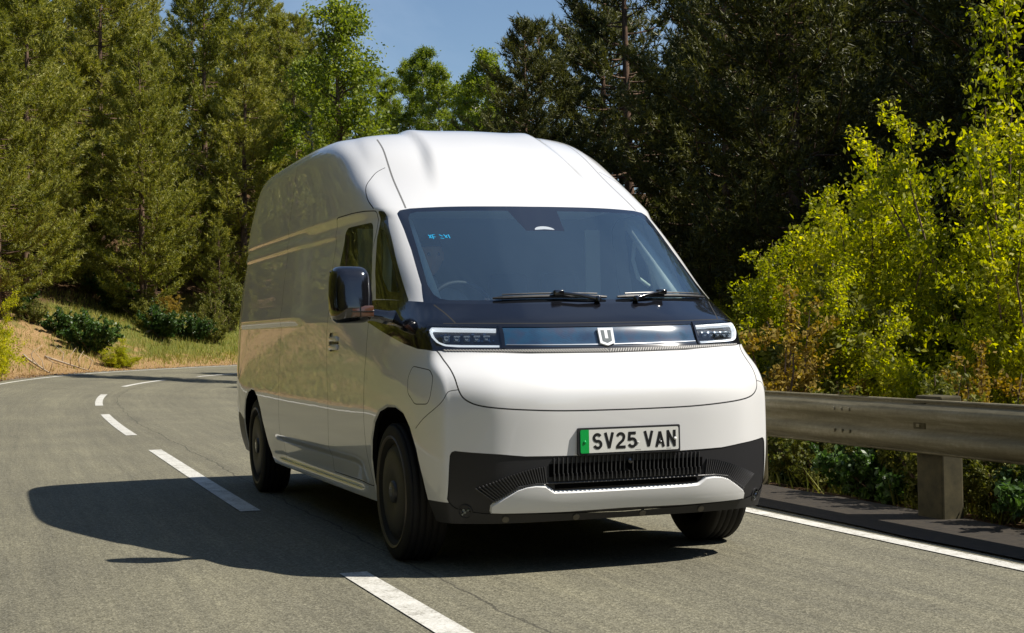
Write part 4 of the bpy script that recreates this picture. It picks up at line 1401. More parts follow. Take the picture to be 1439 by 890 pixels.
# ------------------------------------------------------------------ skin parts
van = empty("delivery_van", (0, 0, 0))
tag(van, "white high roof electric panel van with black nose band driving on the near lane", "van")
body = skin("body", ["body", "gap", "gutter"], [M_WHITE, M_GAP, M_GUT], van)
skin("bonnet", ["bonnet"], [M_WHITE], van)
skin("nose_band", ["black_band", "vent"], [M_GBLK, M_PLAS], van)
ws = skin("windscreen", ["windscreen"], [M_SCREEN], van)
skin("windscreen_surround", ["windscreen_frit"], [mat("black_glass", (0.008, 0.009, 0.012), 0.04, coat=1.0, spec=1.0)], ws)
skin("camera_window", ["camera_window"], [mat("camera_glass", (.42, .46, .50), .3)], ws)
skin("bumper_valance", ["valance"], [M_PLAS], van)
skin("rear_bumper", ["rear_bumper"], [M_PLAS], van)


def raised(name, inner, PO, PI_, h, m_, parent):
    "a panel that stands h proud, with a bevelled rim from the inner outline down to the outer one"
    T = ST[SL == SNAMES.index(inner)]; u, inv = np.unique(T, return_inverse=True); inv = inv.reshape(T.shape)
    P = SP[u] + SN[u] * h
    nO = ev(PO, VN); nI = ev(PI_, VN)
    O = ev(PO) - nO * .003; I = ev(PI_) + nI * h
    bm = bmesh.new()
    for sg in (1, -1):
        vs = [bm.verts.new((p[0], p[1] * sg, p[2])) for p in P]
        for t in inv: bm.faces.new([vs[q] for q in (t if sg > 0 else t[::-1])]).smooth = True
        vo = [bm.verts.new((p[0], p[1] * sg, p[2])) for p in O]; vi = [bm.verts.new((p[0], p[1] * sg, p[2])) for p in I]
        for q in range(len(vo) - 1):
            f = bm.faces.new((vo[q], vo[q + 1], vi[q + 1], vi[q])); f.smooth = True
            f.normal_update()
            c = f.calc_center_median()
            if f.normal.x < 0: f.normal_flip()
    return bm_obj(name, bm, m_, parent)


raised("bumper_strip", "bumper_strip", SPO, SPI, .012, M_WHITE, van)
for sg in (-1, 1):
    dr = skin("door", ["door"], [M_WHITE], van, side=sg)
    skin("door_window", ["door_window"], [M_SIDEG], dr, side=sg)
    skin("charging_flap" if sg < 0 else "fuel_flap", ["charging_flap"], [M_WHITE], van, side=sg)
    qf = skin("quarter_window", ["quarter_window"], [M_SIDEG], van, side=sg)
    skin("frame", ["quarter_frame"], [M_GBLK], qf, side=sg)
    # door handle: recess, grip and its bezel
    skin("handle_recess", ["handle_recess"], [M_WHITE], dr, side=sg, off=-0.010)
    bm = bmesh.new()
    for zc_, h_ in ((1.148, .030), (1.100, .034)):
        p = ev(dom(s_(-1.17, zc_)))
        add_box(bm, (-1.17, sg * (p[1] + .002), zc_), (.20, .022, h_), bevel=.009)
    bm_obj("handle", bm, M_WHITE, dr, smooth=40)
    bm = bmesh.new()
    p = ev(dom(s_(-1.17, 1.125)))
    add_box(bm, (-1.17, sg * (p[1] - .004), 1.124), (.19, .012, .010), bevel=.003)
    bm_obj("keyhole", bm, M_PLAS, dr)


def surf_pt(spec, off=0.0, sg=1):
    p = dom(spec); n = ev(p, VN); n = n / np.linalg.norm(n)
    q = ev(p) + n * off
    return Vector((q[0], sg * q[1], q[2])), Vector((n[0], sg * n[1], n[2]))


# wheel arch lips and liners
for nm, A, xc in (("wheel_arch", ARCH_F, 0.03), ("wheel_arch", ARCH_R, -3.93)):
    for sg in (-1, 1):
        P = path(A, False, 0.6); X = ev(P); X = X[X[:, 2] > .262]
        V, F, MI = [], [], []
        prof = [(0.0, 0.0, 0), (0.006, 0.012, 0), (0.03, 0.012, 1), (0.05, -0.03, 1), (0.42, -0.03, 1)]
        c = Vector((xc, 0, .40))
        for p in X:
            for (dy, dr_, _) in prof:
                v = Vector((p[0], 0, p[2])) - c; v.normalize()
                V.append((p[0] - v.x * dr_, sg * (p[1] - dy), p[2] - v.z * dr_))
        w = len(prof)
        for i in range(len(X) - 1):
            for j in range(w - 1):
                q = (i * w + j, i * w + j + 1, (i + 1) * w + j + 1, (i + 1) * w + j)
                F.append(q if sg > 0 else q[::-1]); MI.append(0 if j == 0 else 1)
        # back wall of the arch
        b = len(V)
        V.append((xc, sg * .50, .30))
        for i in range(len(X) - 1):
            F.append((b, i * w + w - 1, (i + 1) * w + w - 1)); MI.append(1)
        mesh_obj(nm, V, F, None, van, mats=[M_WHITE, M_LINER], mi=MI)

# floor pan and sills, so that no light comes up through the body
bm = bmesh.new()
for a, b, y_ in ((-3.42, -.43, .86), (-4.30, -3.42, .52), (-.43, .48, .50), (-4.70, -4.40, .80), (.48, .70, .70)):
    add_box(bm, ((a + b) / 2, 0, .30), (b - a, 2 * y_, .06))
add_box(bm, (-1.9, 0, .235), (2.6, 1.25, .12), bevel=.02)
add_box(bm, (0, 0, .30), (.16, 1.3, .12)); add_box(bm, (-3.957, 0, .30), (.16, 1.3, .12))
bm_obj("underbody", bm, M_LINER, van)
for sg in (-1, 1):
    bm = bmesh.new()
    pr = [(.885, .262), (.912, .290), (.925, .312), (.916, .322), (.89, .32)]
    xs = np.linspace(-.42, -3.38, 14)
    ring = []
    for x_ in xs:
        ring.append([bm.verts.new((x_, sg * y_, z_)) for y_, z_ in pr])
    for i in range(len(xs) - 1):
        for j in range(len(pr) - 1): bm.faces.new((ring[i][j], ring[i][j + 1], ring[i + 1][j + 1], ring[i + 1][j]))
    bmesh.ops.recalc_face_normals(bm, faces=bm.faces)
    o = bm_obj("sill", bm, M_WHITE, van, smooth=50)


# ------------------------------------------------------------------ wheels
def make_wheel(sg, x, steer=0.0):
    w = empty("wheel", (x, sg * .845, .352), 0, van)
    w.rotation_euler = (0, 0, steer)
    bm = bmesh.new()
    h = .108
    prof = [(.245, -h * .7), (.262, -h * .93), (.30, -h * 1.0), (.335, -h * .93), (.3505, -h * .78)]
    for q in (-.62, -.30, .02, .34, .66):
        prof += [(.354, h * (q - .135)), (.354, h * (q + .10)), (.346, h * (q + .115)), (.346, h * (q + .165))]
    prof += [(.3505, h * .82), (.335, h * .93), (.30, h * 1.0), (.262, h * .93), (.245, h * .7)]
    add_lathe(bm, prof, 72, 'Y')
    for v in bm.verts: v.co.y *= sg
    ty = bm_obj("tyre", bm, M_TYRE, w, smooth=30)
    bm = bmesh.new()
    add_lathe(bm, [(.262, h * .80), (.280, h * 1.02), (.287, h * 1.03), (.290, h * 1.00), (.291, h * .93)], 72, 'Y')
    for v in bm.verts: v.co.y *= sg
    bmesh.ops.recalc_face_normals(bm, faces=bm.faces)
    bm_obj("rim_ring", bm, M_RING, ty, smooth=50)
    bm = bmesh.new()
    add_lathe(bm, [(.262, h * .5), (.255, h * .70), (.238, h * .72), (.228, h * .86), (.20, h * .93), (.13, h * .96), (.075, h * .88), (.060, h * .84), (.05, h * .84), (.0001, h * .84)], 72, 'Y')
    for v in bm.verts: v.co.y *= sg
    bmesh.ops.recalc_face_normals(bm, faces=bm.faces)
    cv = bm_obj("wheel_cover", bm, M_RIM, w, smooth=50)
    bm = bmesh.new()
    add_lathe(bm, [(.058, h * .84), (.056, h * .95), (.050, h * .99), (.0001, h * 1.0)], 32, 'Y')
    for v in bm.verts: v.co.y *= sg
    bmesh.ops.recalc_face_normals(bm, faces=bm.faces)
    bm_obj("hub_cap", bm, M_PLAS2, cv, smooth=50)
    bm = bmesh.new()                                # the shield mark on the cap
    y0 = sg * (h * 1.0 + .002)
    sh_ = [(-.018, .022), (.018, .022), (.018, -.014), (0, -.026), (-.018, -.014)]
    inn = [(a * .68, b * .68) for a, b in sh_]
    vo = [bm.verts.new((a, y0, b)) for a, b in sh_]; vi = [bm.verts.new((a, y0, b)) for a, b in inn]
    for q in range(5): bm.faces.new((vo[q], vo[(q + 1) % 5], vi[(q + 1) % 5], vi[q]))
    bm_obj("cap_emblem", bm, M_CHROME, cv)
    bm = bmesh.new()
    add_lathe(bm, [(.24, -h * .7), (.24, h * .4), (.0001, h * .4)], 32, 'Y')
    for v in bm.verts: v.co.y *= sg
    bm_obj("rim_barrel", bm, M_LINER, w)
    return w


for sg in (-1, 1):
    make_wheel(sg, 0.0, 0.0)
    make_wheel(sg, -3.957)

# ------------------------------------------------------------------ headlights
M_LED = mat("led_strip", (0.9, 0.92, 0.95), 0.25, Emission_Color=(0.90, 0.96, 1.0, 1), Emission_Strength=0.45)
M_LAMPB = mat("lamp_housing", (0.02, 0.02, 0.024), 0.25, spec=0.6)
M_REFL = mat("lamp_reflector", (0.22, 0.25, 0.28), 0.12, 1.0)


def ribbon_on_skin(specs, w, off, thick, m, name, parent, sg):
    "a bar of width w that follows the skin along the outline"
    P = path(specs, False, .5)
    A = offset(P, w / 2, False); B = offset(P, -w / 2, False)
    V = []; F = []
    for a, b in zip(A, B):
        for q, o_ in ((a, off - thick), (a, off), (b, off), (b, off - thick)):
            n = ev(q, VN); n = n / np.linalg.norm(n); p = ev(q) + n * o_
            V.append((p[0], sg * p[1], p[2]))
    for i in range(len(A) - 1):
        for j in range(3):
            F.append((i * 4 + j, i * 4 + j + 1, i * 4 + 5 + j, i * 4 + 4 + j))
    F.append((0, 1, 2, 3)); e = (len(A) - 1) * 4; F.append((e + 3, e + 2, e + 1, e))
    bm = bmesh.new()
    vs = [bm.verts.new(v) for v in V]
    for f in F: bm.faces.new([vs[q] for q in f])
    bmesh.ops.recalc_face_normals(bm, faces=bm.faces)
    return bm_obj(name, bm, m, parent, smooth=35)


rl = random.Random(4)
for sg in (-1, 1):
    hl = skin("headlight", ["headlight"], [M_LAMPB], van, side=sg, off=-0.028)
    skin("lens", ["headlight"], [M_LENS], hl, side=sg, off=0.001)
    ribbon_on_skin([f_(.548, 1.181), f_(.66, 1.186), f_(.76, 1.190), f_(.835, 1.194), f_(.846, 1.182)], .0105, -.004, .022, M_LED, "led_strip", hl, sg)
    ribbon_on_skin([f_(.846, 1.178), f_(.842, 1.150), f_(.822, 1.120), f_(.790, 1.106), f_(.72, 1.102), f_(.64, 1.100), f_(.548, 1.098)], .0105, -.004, .022, M_LED, "led_strip", hl, sg)
    bm = bmesh.new()
    for q in range(5):
        yy = .60 + .046 * q
        p, n = surf_pt(f_(yy, 1.143), -.020, sg)
        rot = n.to_track_quat('X', 'Z').to_matrix()
        add_box(bm, p, (.012, .034, .034), rot=rot, bevel=.004)
        bmesh.ops.create_uvsphere(bm, u_segments=14, v_segments=8, radius=.013, matrix=Matrix.Translation(p + n * .006))
    for q in range(14):
        p, n = surf_pt(f_(.57 + .018 * q, rl.uniform(1.118, 1.168)), -.016, sg)
        add_box(bm, p, (.004, rl.uniform(.006, .016), rl.uniform(.004, .012)), rot=n.to_track_quat('X', 'Z').to_matrix())
    bm_obj("reflector", bm, M_REFL, hl, smooth=40)
    # divider between headlight and light bar
    ribbon_on_skin([f_(.531, 1.200), f_(.531, 1.084)], .012, .006, .02, M_GBLK, "divider", hl, sg)
    # fog lamp
    p, n = surf_pt(f_(.778, .311), -.004, sg)
    fl = bmesh.new()
    add_lathe(fl, [(.036, -.01), (.036, .004), (.031, .006), (.029, .0)], 24, 'X')
    rot = n.to_track_quat('X', 'Z').to_matrix().to_4x4()
    for v in fl.verts: v.co = Matrix.Translation(p) @ rot @ v.co
    bmesh.ops.recalc_face_normals(fl, faces=fl.faces)
    fo = bm_obj("fog_lamp", fl, M_PLAS, van, smooth=40)
    fl = bmesh.new()
    for q in range(9):
        add_box(fl, Vector((0.002, rl.uniform(-.016, .016), rl.uniform(-.016, .016))), (.006, .012, .010), rot=Euler((rl.random(), rl.random(), rl.random())).to_matrix())
    for v in fl.verts: v.co = Matrix.Translation(p) @ rot @ v.co
    bm_obj("lens", fl, M_REFL, fo)

# light bar with a mirror-blue pane and fine slanted hatching, emblem in its middle
def m_bar():
    m = mat("light_bar_pane", (0.012, 0.03, 0.055), 0.16, 0.0, coat=1.0, spec=0.9)
    k = NB(m)
    mp = k.n("ShaderNodeMapping"); mp.inputs["Rotation"].default_value = (R(38), 0, 0); mp.inputs["Scale"].default_value = (1, 1, 1)
    k.l(k.coord(), mp.inputs["Vector"])
    wv = k.n("ShaderNodeTexWave", wave_type='BANDS', bands_direction='Y'); wv.inputs["Scale"].default_value = 62
    k.l(mp.outputs[0], wv.inputs["Vector"])
    nz = k.noise(7, 3, 0.6, k.coord())
    base = k.ramp(nz, [(0.3, (0.008, 0.020, 0.045)), (0.5, (0.010, 0.040, 0.075)), (0.62, (0.022, 0.030, 0.055)), (0.75, (0.018, 0.050, 0.070))])
    ln = k.ramp(wv.outputs["Fac"], [(0.55, (1, 1, 1)), (0.9, (2.3, 2.4, 2.6))])
    k.l(k.mix(base, ln, 1.0, 'MULTIPLY'), k.b.inputs["Base Color"])
    return m


lb = skin("light_bar", ["light_bar"], [m_bar()], van, off=-0.004)
for sg in (-1, 1):
    ribbon_on_skin([f_(0, 1.096), f_(.25, 1.098), f_(.515, 1.103)], .004, .001, .006, mat("bar_edge", (0.30, 0.33, 0.38), 0.3, 0.6), "edge_strip", lb, sg)
bm = bmesh.new()
pc, nc_ = surf_pt(f_(0, 1.131), .008)
rotm = Matrix(((0, 0, 1), (1, 0, 0), (0, 1, 0)))       # local (x right, y up, z out) -> (y, z, x)
tilt = math.atan2(nc_.z, nc_.x)


def plate_pt(u, v, w_):                                  # on the nose centre plane, leaning with the skin
    return Vector((pc.x + w_ * math.cos(tilt) - v * math.sin(tilt), u, pc.z + v * math.cos(tilt) + w_ * math.sin(tilt)))


def prism(bm, pts, w0, w1, f=plate_pt, mi=0):
    a = [bm.verts.new(f(u, v, w0)) for u, v in pts]; b = [bm.verts.new(f(u, v, w1)) for u, v in pts]
    n = len(pts)
    fs = [bm.faces.new(b)]
    for q in range(n): fs.append(bm.faces.new((a[q], a[(q + 1) % n], b[(q + 1) % n], b[q])))
    for q in fs: q.material_index = mi


# shield: white frame, dark U with a white tongue
OUT = [(-.041, .046), (.041, .046), (.039, -.036), (0, -.050), (-.039, -.036)]
prism(bm, OUT, -.008, .004)
bm_em = bm_obj("emblem", bm, mat("emblem_white", (0.80, 0.82, 0.85), 0.3), lb)
bm = bmesh.new()
U_ = [(-.027, .033), (-.009, .033), (-.009, -.012), (.009, -.012), (.009, .033), (.027, .033), (.025, -.025), (0, -.036), (-.025, -.025)]
prism(bm, U_, .002, .0055)
bmesh.ops.recalc_face_normals(bm, faces=bm.faces)
bm_obj("letter_mark", bm, mat("emblem_grey", (0.05, 0.075, 0.09), 0.4), lb)

# ------------------------------------------------------------------ lower grille
gr = skin("grille", ["grille"], [M_PLAS], van, off=-0.004)


def fin(bm, a, b, off0, off1, w, sg):
    pa, na = surf_pt(a, off0, sg); pb, nb = surf_pt(b, off0, sg)
    qa, _ = surf_pt(a, off1, sg); qb, _ = surf_pt(b, off1, sg)
    d = (pb - pa).normalized(); sd_ = d.cross(na).normalized() * w / 2
    v = [bm.verts.new(p) for p in (pa - sd_, pa + sd_, qa + sd_, qa - sd_, pb - sd_, pb + sd_, qb + sd_, qb - sd_)]
    for q in ((0, 1, 2, 3), (7, 6, 5, 4), (0, 4, 5, 1), (1, 5, 6, 2), (2, 6, 7, 3), (3, 7, 4, 0)): bm.faces.new([v[i] for i in q])


# the open middle: dark slot backed by upright fins
bm = bmesh.new()
for sg in (-1, 1):
    for i in range(1, 18):
        y = .0225 * i
        fin(bm, f_(y, .480), f_(y, .560), -.003, .006, .0045, sg)
        fin(bm, f_(y, .453), f_(y, .486), -.003, .017, .0045, sg)
    for i in range(0, 24):                            # raked fins fanning out to the corners
        u = i / 23
        y0 = .420 + .235 * u
        z0 = .445 - .085 * u ** 1.6
        dx_ = .010 + .075 * u ** 1.2; dz_ = .075 - .010 * u
        fin(bm, f_(y0, z0), f_(min(y0 + dx_, .815), z0 + dz_), -.003, .009, .0045, sg)
        if u > 2: fin(bm, f_(y0 + dx_, z0 + dz_), f_(min(y0 + dx_ * 2.1, .815), min(z0 + dz_ * 1.7, .575)), -.003, .0015, .003, sg)
fin(bm, f_(0, .453), f_(0, .486), -.003, .017, .0045, 1)
bmesh.ops.recalc_face_normals(bm, faces=bm.faces)
o = bm_obj("fins", bm, M_PLAS2, gr)
bm = bmesh.new()
for sg in (-1, 1):                                      # shelf edge under the fins
    pts = [surf_pt(f_(y, z), .006, sg)[0] for y, z in ((0, .440), (.20, .440), (.40, .441), (.47, .441), (.55, .430), (.67, .358))]
    add_tube(bm, pts, .0035, 6)
bm_obj("shelf_edge", bm, M_PLAS2, gr)
M_OPEN_SHADE = mat("opening_shade", (0.004, 0.004, 0.004), 1.0, spec=0.0)  # flat black strips, the shade inside the openings put into the colour
for sg in (-1, 1):
    ribbon_on_skin([f_(0, .424), f_(.20, .423), f_(.375, .422)], .020, .002, .004, M_OPEN_SHADE, "air_slot_shade", gr, sg)
    ribbon_on_skin([f_(0, .500), f_(.20, .500), f_(.405, .500)], .100, -.0025, .0015, M_OPEN_SHADE, "air_opening_shade", gr, sg)
# parking sensors and camera
for y, z in ((-.60, .272), (-.25, .268), (.10, .268), (.42, .270)):
    p, n = surf_pt(f_(abs(y), z), .001, 1 if y > 0 else -1)
    bm = bmesh.new()
    add_lathe(bm, [(.017, -.006), (.017, .004), (.013, .005), (.0001, .004)], 16, 'X')
    rot = n.to_track_quat('X', 'Z').to_matrix().to_4x4()
    for v in bm.verts: v.co = Matrix.Translation(p) @ rot @ v.co
    bmesh.ops.recalc_face_normals(bm, faces=bm.faces)
    bm_obj("parking_sensor", bm, mat("sensor_grey", (0.10, 0.09, 0.07), 0.5), van, smooth=40)
p, n = surf_pt(f_(0, .535), .022)
bm = bmesh.new(); add_lathe(bm, [(.012, -.01), (.012, .004), (.0001, .007)], 16, 'X', c=p); bmesh.ops.recalc_face_normals(bm, faces=bm.faces)
bm_obj("front_camera", bm, M_GBLK, van, smooth=60)
# vent ribs below the black band
bm = bmesh.new()
for sg in (-1, 1):
    for i in range(58):
        y = .004 + .0138 * i
        z0 = 1.057 + .020 * (y / .8) ** 1.6; z1 = 1.073 + .010 * (y / .8) ** 1.6
        fin(bm, f_(y, z0), f_(y + .012, z1), -.001, .004, .0055, sg)
bmesh.ops.recalc_face_normals(bm, faces=bm.faces)
bm_obj("vent_ribs", bm, mat("vent_grey", (0.33, 0.32, 0.30), 0.5), van)

# ------------------------------------------------------------------ number plate
PX = .898
PC = Vector((PX, 0, .634))


def npt(u, v, w_): return Vector((PX + w_, u, .634 + v))


def rrect(w, h, r, n=5):
    pts = []
    for cx_, cy_, a0 in ((w / 2 - r, h / 2 - r, 0), (-w / 2 + r, h / 2 - r, 90), (-w / 2 + r, -h / 2 + r, 180), (w / 2 - r, -h / 2 + r, 270)):
        for q in range(n): 
            a = R(a0 + 90 * q / (n - 1)); pts.append((cx_ + r * math.cos(a), cy_ + r * math.sin(a)))
    return pts


bm = bmesh.new(); prism(bm, rrect(.536, .130, .006), -.022, .003, npt); bmesh.ops.recalc_face_normals(bm, faces=bm.faces)
npl = bm_obj("number_plate", bm, M_PLAS, van)
bm = bmesh.new(); prism(bm, rrect(.516, .111, .008), .001, .0055, npt); bmesh.ops.recalc_face_normals(bm, faces=bm.faces)
bm_obj("white_face", bm, mat("plate_white", (0.66, 0.66, 0.62), 0.35, coat=0.4), npl)
bm = bmesh.new()
g0 = [p for p in rrect(.5165, .1115, .008) if p[0] < -.2]
prism(bm, [(-.214, .0557)] + g0 + [(-.214, -.0557)], .002, .0065, npt); bmesh.ops.recalc_face_normals(bm, faces=bm.faces)
bm_obj("green_band", bm, mat("plate_green", (0.0, 0.33, 0.055), 0.35), npl)


def stroke(bm, pts, w, w0=.005, w1=.0072, ox=0, closed=False):
    "flat ribbon of width w along pts (mitred)"
    n = len(pts); L_, R_ = [], []
    for i in range(n):
        p = np.array(pts[i]); 
        a = np.array(pts[i]) - np.array(pts[i - 1]) if i > 0 else None
        b = np.array(pts[i + 1]) - np.array(pts[i]) if i < n - 1 else None
        if a is None: a = b
        if b is None: b = a
        a = a / np.linalg.norm(a); b = b / np.linalg.norm(b)
        t = a + b; t = t / np.linalg.norm(t); nn = np.array([-t[1], t[0]])
        c = max(.35, nn @ np.array([-a[1], a[0]]))
        L_.append(p + nn * w / 2 / c); R_.append(p - nn * w / 2 / c)
    for i in range(n - 1):
        prism(bm, [(q[0] + ox, q[1]) for q in (L_[i], R_[i], R_[i + 1], L_[i + 1])], w0, w1, npt)


def arc(cx_, cy_, rx, ry, a0, a1, n=9):
    return [(cx_ + rx * math.cos(R(a0 + (a1 - a0) * q / (n - 1))), cy_ + ry * math.sin(R(a0 + (a1 - a0) * q / (n - 1)))) for q in range(n)]


W_, H_ = .018, .0395 - .007                              # half width and half height to the stroke centres
glyph = {
    'S': [arc(-.001, H_ - .016, .0172, .016, 25, 180) + arc(-.001, H_ - .0165, .0172, .0165, 190, 262, 5) + arc(.001, -H_ + .0165, .0172, .0165, 82, 0, 6) + arc(.001, -H_ + .016, .0172, .016, -10, -165)],
    'V': [[(-W_ - .001, H_ + .007), (0, -H_ - .002)], [(W_ + .001, H_ + .007), (0, -H_ - .002)]],
    '2': [arc(0, H_ - .0165, .0175, .0165, 165, -20, 10) + [(.012, .000), (-.008, -.016), (-.0165, -.026), (-.0175, -H_)], [(-.0245, -H_), (.0245, -H_)]],
    '5': [[(.019, H_), (-.0135, H_), (-.0165, .003)] + arc(0.0, -H_ + .019, .0185, .019, 125, -158, 14)],
    'A': [[(-W_ - .001, -H_ - .007), (0, H_ + .002)], [(W_ + .001, -H_ - .007), (0, H_ + .002)], [(-.013, -.016), (.013, -.016)]],
    'N': [[(-.0172, -H_ - .007), (-.0172, H_ + .007)], [(.0172, -H_ - .007), (.0172, H_ + .007)], [(-.0172, H_ + .001), (.0172, -H_ - .001)]],
}
bm = bmesh.new()
xs_ = -.170
for ch in "SV25 VAN":
    if ch == ' ': xs_ += .026; continue
    for q, st in enumerate(glyph[ch]): stroke(bm, st, .0130, ox=xs_ , w1=.0072 + q * .0003)
    xs_ += .0605
bmesh.ops.recalc_face_normals(bm, faces=bm.faces)
bm_obj("registration_letters", bm, mat("plate_black", (0.006, 0.006, 0.006), 0.4), npl)
bm = bmesh.new()
for u, w_ in ((.042, .030), (.205, .026)):
    for q in range(7): add_box(bm, (PX + .0058, u + (q - 3) * w_ / 7, .634 - .0485), (.0008, w_ / 14, .0035))
bm_obj("maker_lettering", bm, mat("plate_grey", (0.30, 0.30, 0.29), 0.5), npl)
for u, cl in ((-.236, (0.0, 0.36, 0.08)), (.2385, (0.85, 0.85, 0.83)), (.043, (0.75, .75, .73)), (.1625, (0.75, .75, .73))):
    bm = bmesh.new(); r0 = .0075 if abs(u) > .2 else .004
    add_lathe(bm, [(r0, .004), (r0, .009), (r0 * .7, .0115), (.0001, .012)], 14, 'X', c=(PX, u, .634 + (-.002 if abs(u) > .2 else -.014)))
    bmesh.ops.recalc_face_normals(bm, faces=bm.faces)
    bm_obj("screw_cap", bm, mat("cap_%d" % int(u * 1000), cl, 0.25), npl, smooth=60)

# ------------------------------------------------------------------ door mirrors
M_AMBER = mat("indicator_lens", (0.09, 0.040, 0.022), 0.2, coat=1.0)


def make_mirror(sg):
    m_ = empty("door_mirror", (-.06, sg * 1.135, 1.375), 0, van)
    bm = bmesh.new()
    # shell: rounded upright housing, face forward (+x), glass behind
    secs = [(-.055, .86, .93), (-.045, .97, 1.0), (-.01, 1.0, 1.0), (.03, .96, .97), (.058, .84, .88), (.075, .64, .70), (.082, .35, .42)]
    hw, hh = .112, .150
    n = 40
    rings = []
    for (dx, kx, kz) in secs:
        ring = []
        for q in range(n):
            a = 2 * math.pi * q / n
            c, s = math.cos(a), math.sin(a)
            e = 0.42
            y = hw * kx * abs(c) ** e * (1 if c > 0 else -1)
            z = hh * kz * abs(s) ** e * (1 if s > 0 else -1)
            if z < 0: y *= 1 + .10 * 0; y += .012 * (z / hh) * -1 * 0
            y *= 1 - .10 * max(0, z / hh)
            ring.append(bm.verts.new((dx + .02 * (z / hh) * -1, y * 1.0, z)))
        rings.append(ring)
    for i in range(len(rings) - 1):
        for q in range(n): bm.faces.new((rings[i][q], rings[i][(q + 1) % n], rings[i + 1][(q + 1) % n], rings[i + 1][q]))
    bm.faces.new(rings[-1]); bm.faces.new(list(reversed(rings[0])))
    bmesh.ops.recalc_face_normals(bm, faces=bm.faces)
    sh = bm_obj("shell", bm, M_GBLK, m_, smooth=60)
    bm = bmesh.new(); add_box(bm, (-.060, 0, 0), (.004, .19, .25), bevel=.0015)
    bm_obj("mirror_glass", bm, mat("mirror_silver", (0.8, .82, .84), 0.02, 1.0), m_)
    bm = bmesh.new()
    add_box(bm, (.068, -sg * .040, -.088), (.044, .124, .060), bevel=.009)
    bm_obj("indicator", bm, M_AMBER, m_, smooth=40)
    bm = bmesh.new()
    add_box(bm, (.0905, -sg * .040, -.088), (.004, .118, .005), bevel=.001); 
    add_box(bm, (.0905, -sg * .030, -.088), (.004, .005, .054), bevel=.001)
    bm_obj("indicator_trim", bm, M_GBLK, m_)
    bm = bmesh.new()
    rr = []
    for (y_, x0, x1, z0, z1) in ((.085, -.03, .045, -.135, -.070), (.135, -.02, .055, -.140, -.078), (.185, -.035, .060, -.155, -.085), (.250, -.06, .060, -.175, -.085)):
        rr.append([bm.verts.new((a, -sg * y_, b)) for a, b in ((x0, z0), (x1, z0 + .012), (x1 + .004, z1 - .014), (x1 - .012, z1), (x0, z1))])
    for i in range(3):
        for q in range(5): bm.faces.new((rr[i][q], rr[i][(q + 1) % 5], rr[i + 1][(q + 1) % 5], rr[i + 1][q]))
    bm.faces.new(rr[0]); bm.faces.new(rr[-1][::-1])
    bmesh.ops.recalc_face_normals(bm, faces=bm.faces)
    bmesh.ops.bevel(bm, geom=list(bm.edges), offset=.006, segments=2, affect='EDGES')
    bm_obj("arm", bm, M_GBLK, m_, smooth=60)
    return m_


make_mirror(-1)

# ------------------------------------------------------------------ windscreen wipers
for sg_, y0, y1, yp, zc in ((1, -.50, .10, -.165, 1.335), (2, .16, .74, .42, 1.335)):
    wp = empty("wiper", (0, 0, 0), 0, van)
    bm = bmesh.new()
    def wpt(y, z, o_): return surf_pt(f_(abs(y), z), o_, 1 if y > 0 else -1)[0]
    n = 13
    ys = np.linspace(y0, y1, n)
    zz = [1.328 + .006 * math.sin(math.pi * q / (n - 1)) for q in range(n)]
    add_tube(bm, [wpt(y, z, .012) for y, z in zip(ys, zz)], [.006] + [.010] * (n - 2) + [.006], 6)
    bl = bm_obj("blade", bm, M_PLAS, wp)
    bm = bmesh.new()
    add_tube(bm, [wpt(y, z + .008, .022) for y, z in zip(ys[1:-1], zz[1:-1])], .0045, 6)
    bm_obj("spoiler", bm, M_PLAS2, bl)
    bm = bmesh.new()
    pv = wpt(y1 - .06 if sg_ == 1 else y0 + .10, 1.312, .020)
    mid = wpt(yp, 1.334, .034)
    add_tube(bm, [pv, pv.lerp(mid, .45) + Vector((.006, 0, .004)), mid], [.012, .009, .008], 8)
    add_box(bm, mid, (.03, .055, .028), bevel=.006)
    add_lathe(bm, [(.018, -.012), (.018, .010), (.012, .014), (.0001, .015)], 14, 'Z', c=pv)
    bm_obj("arm", bm, M_GBLK, wp, smooth=50)

# cyan windscreen sticker on the driver's side
bm = bmesh.new()
for q, (a, b, c_, d_) in enumerate([(.655, 1.70, .645, 1.68), (.655, 1.68, .643, 1.70), (.637, 1.70, .637, 1.675), (.637, 1.70, .622, 1.70), (.635, 1.688, .623, 1.686), (.600, 1.70, .586, 1.69), (.600, 1.68, .584, 1.676), (.577, 1.70, .565, 1.68), (.575, 1.682, .56, 1.697), (.553, 1.70, .553, 1.678)]):
    p0, n0 = surf_pt(f_(a, b), .001, -1); p1, n1 = surf_pt(f_(c_, d_), .001, -1)
    d = (p1 - p0).normalized().cross(n0) * .0028
    v = [bm.verts.new(x_) for x_ in (p0 - d, p0 + d, p1 + d, p1 - d)]; bm.faces.new(v)
bm_obj("screen_sticker", bm, mat("cyan_print", (.02, .30, .55), .4), ws)

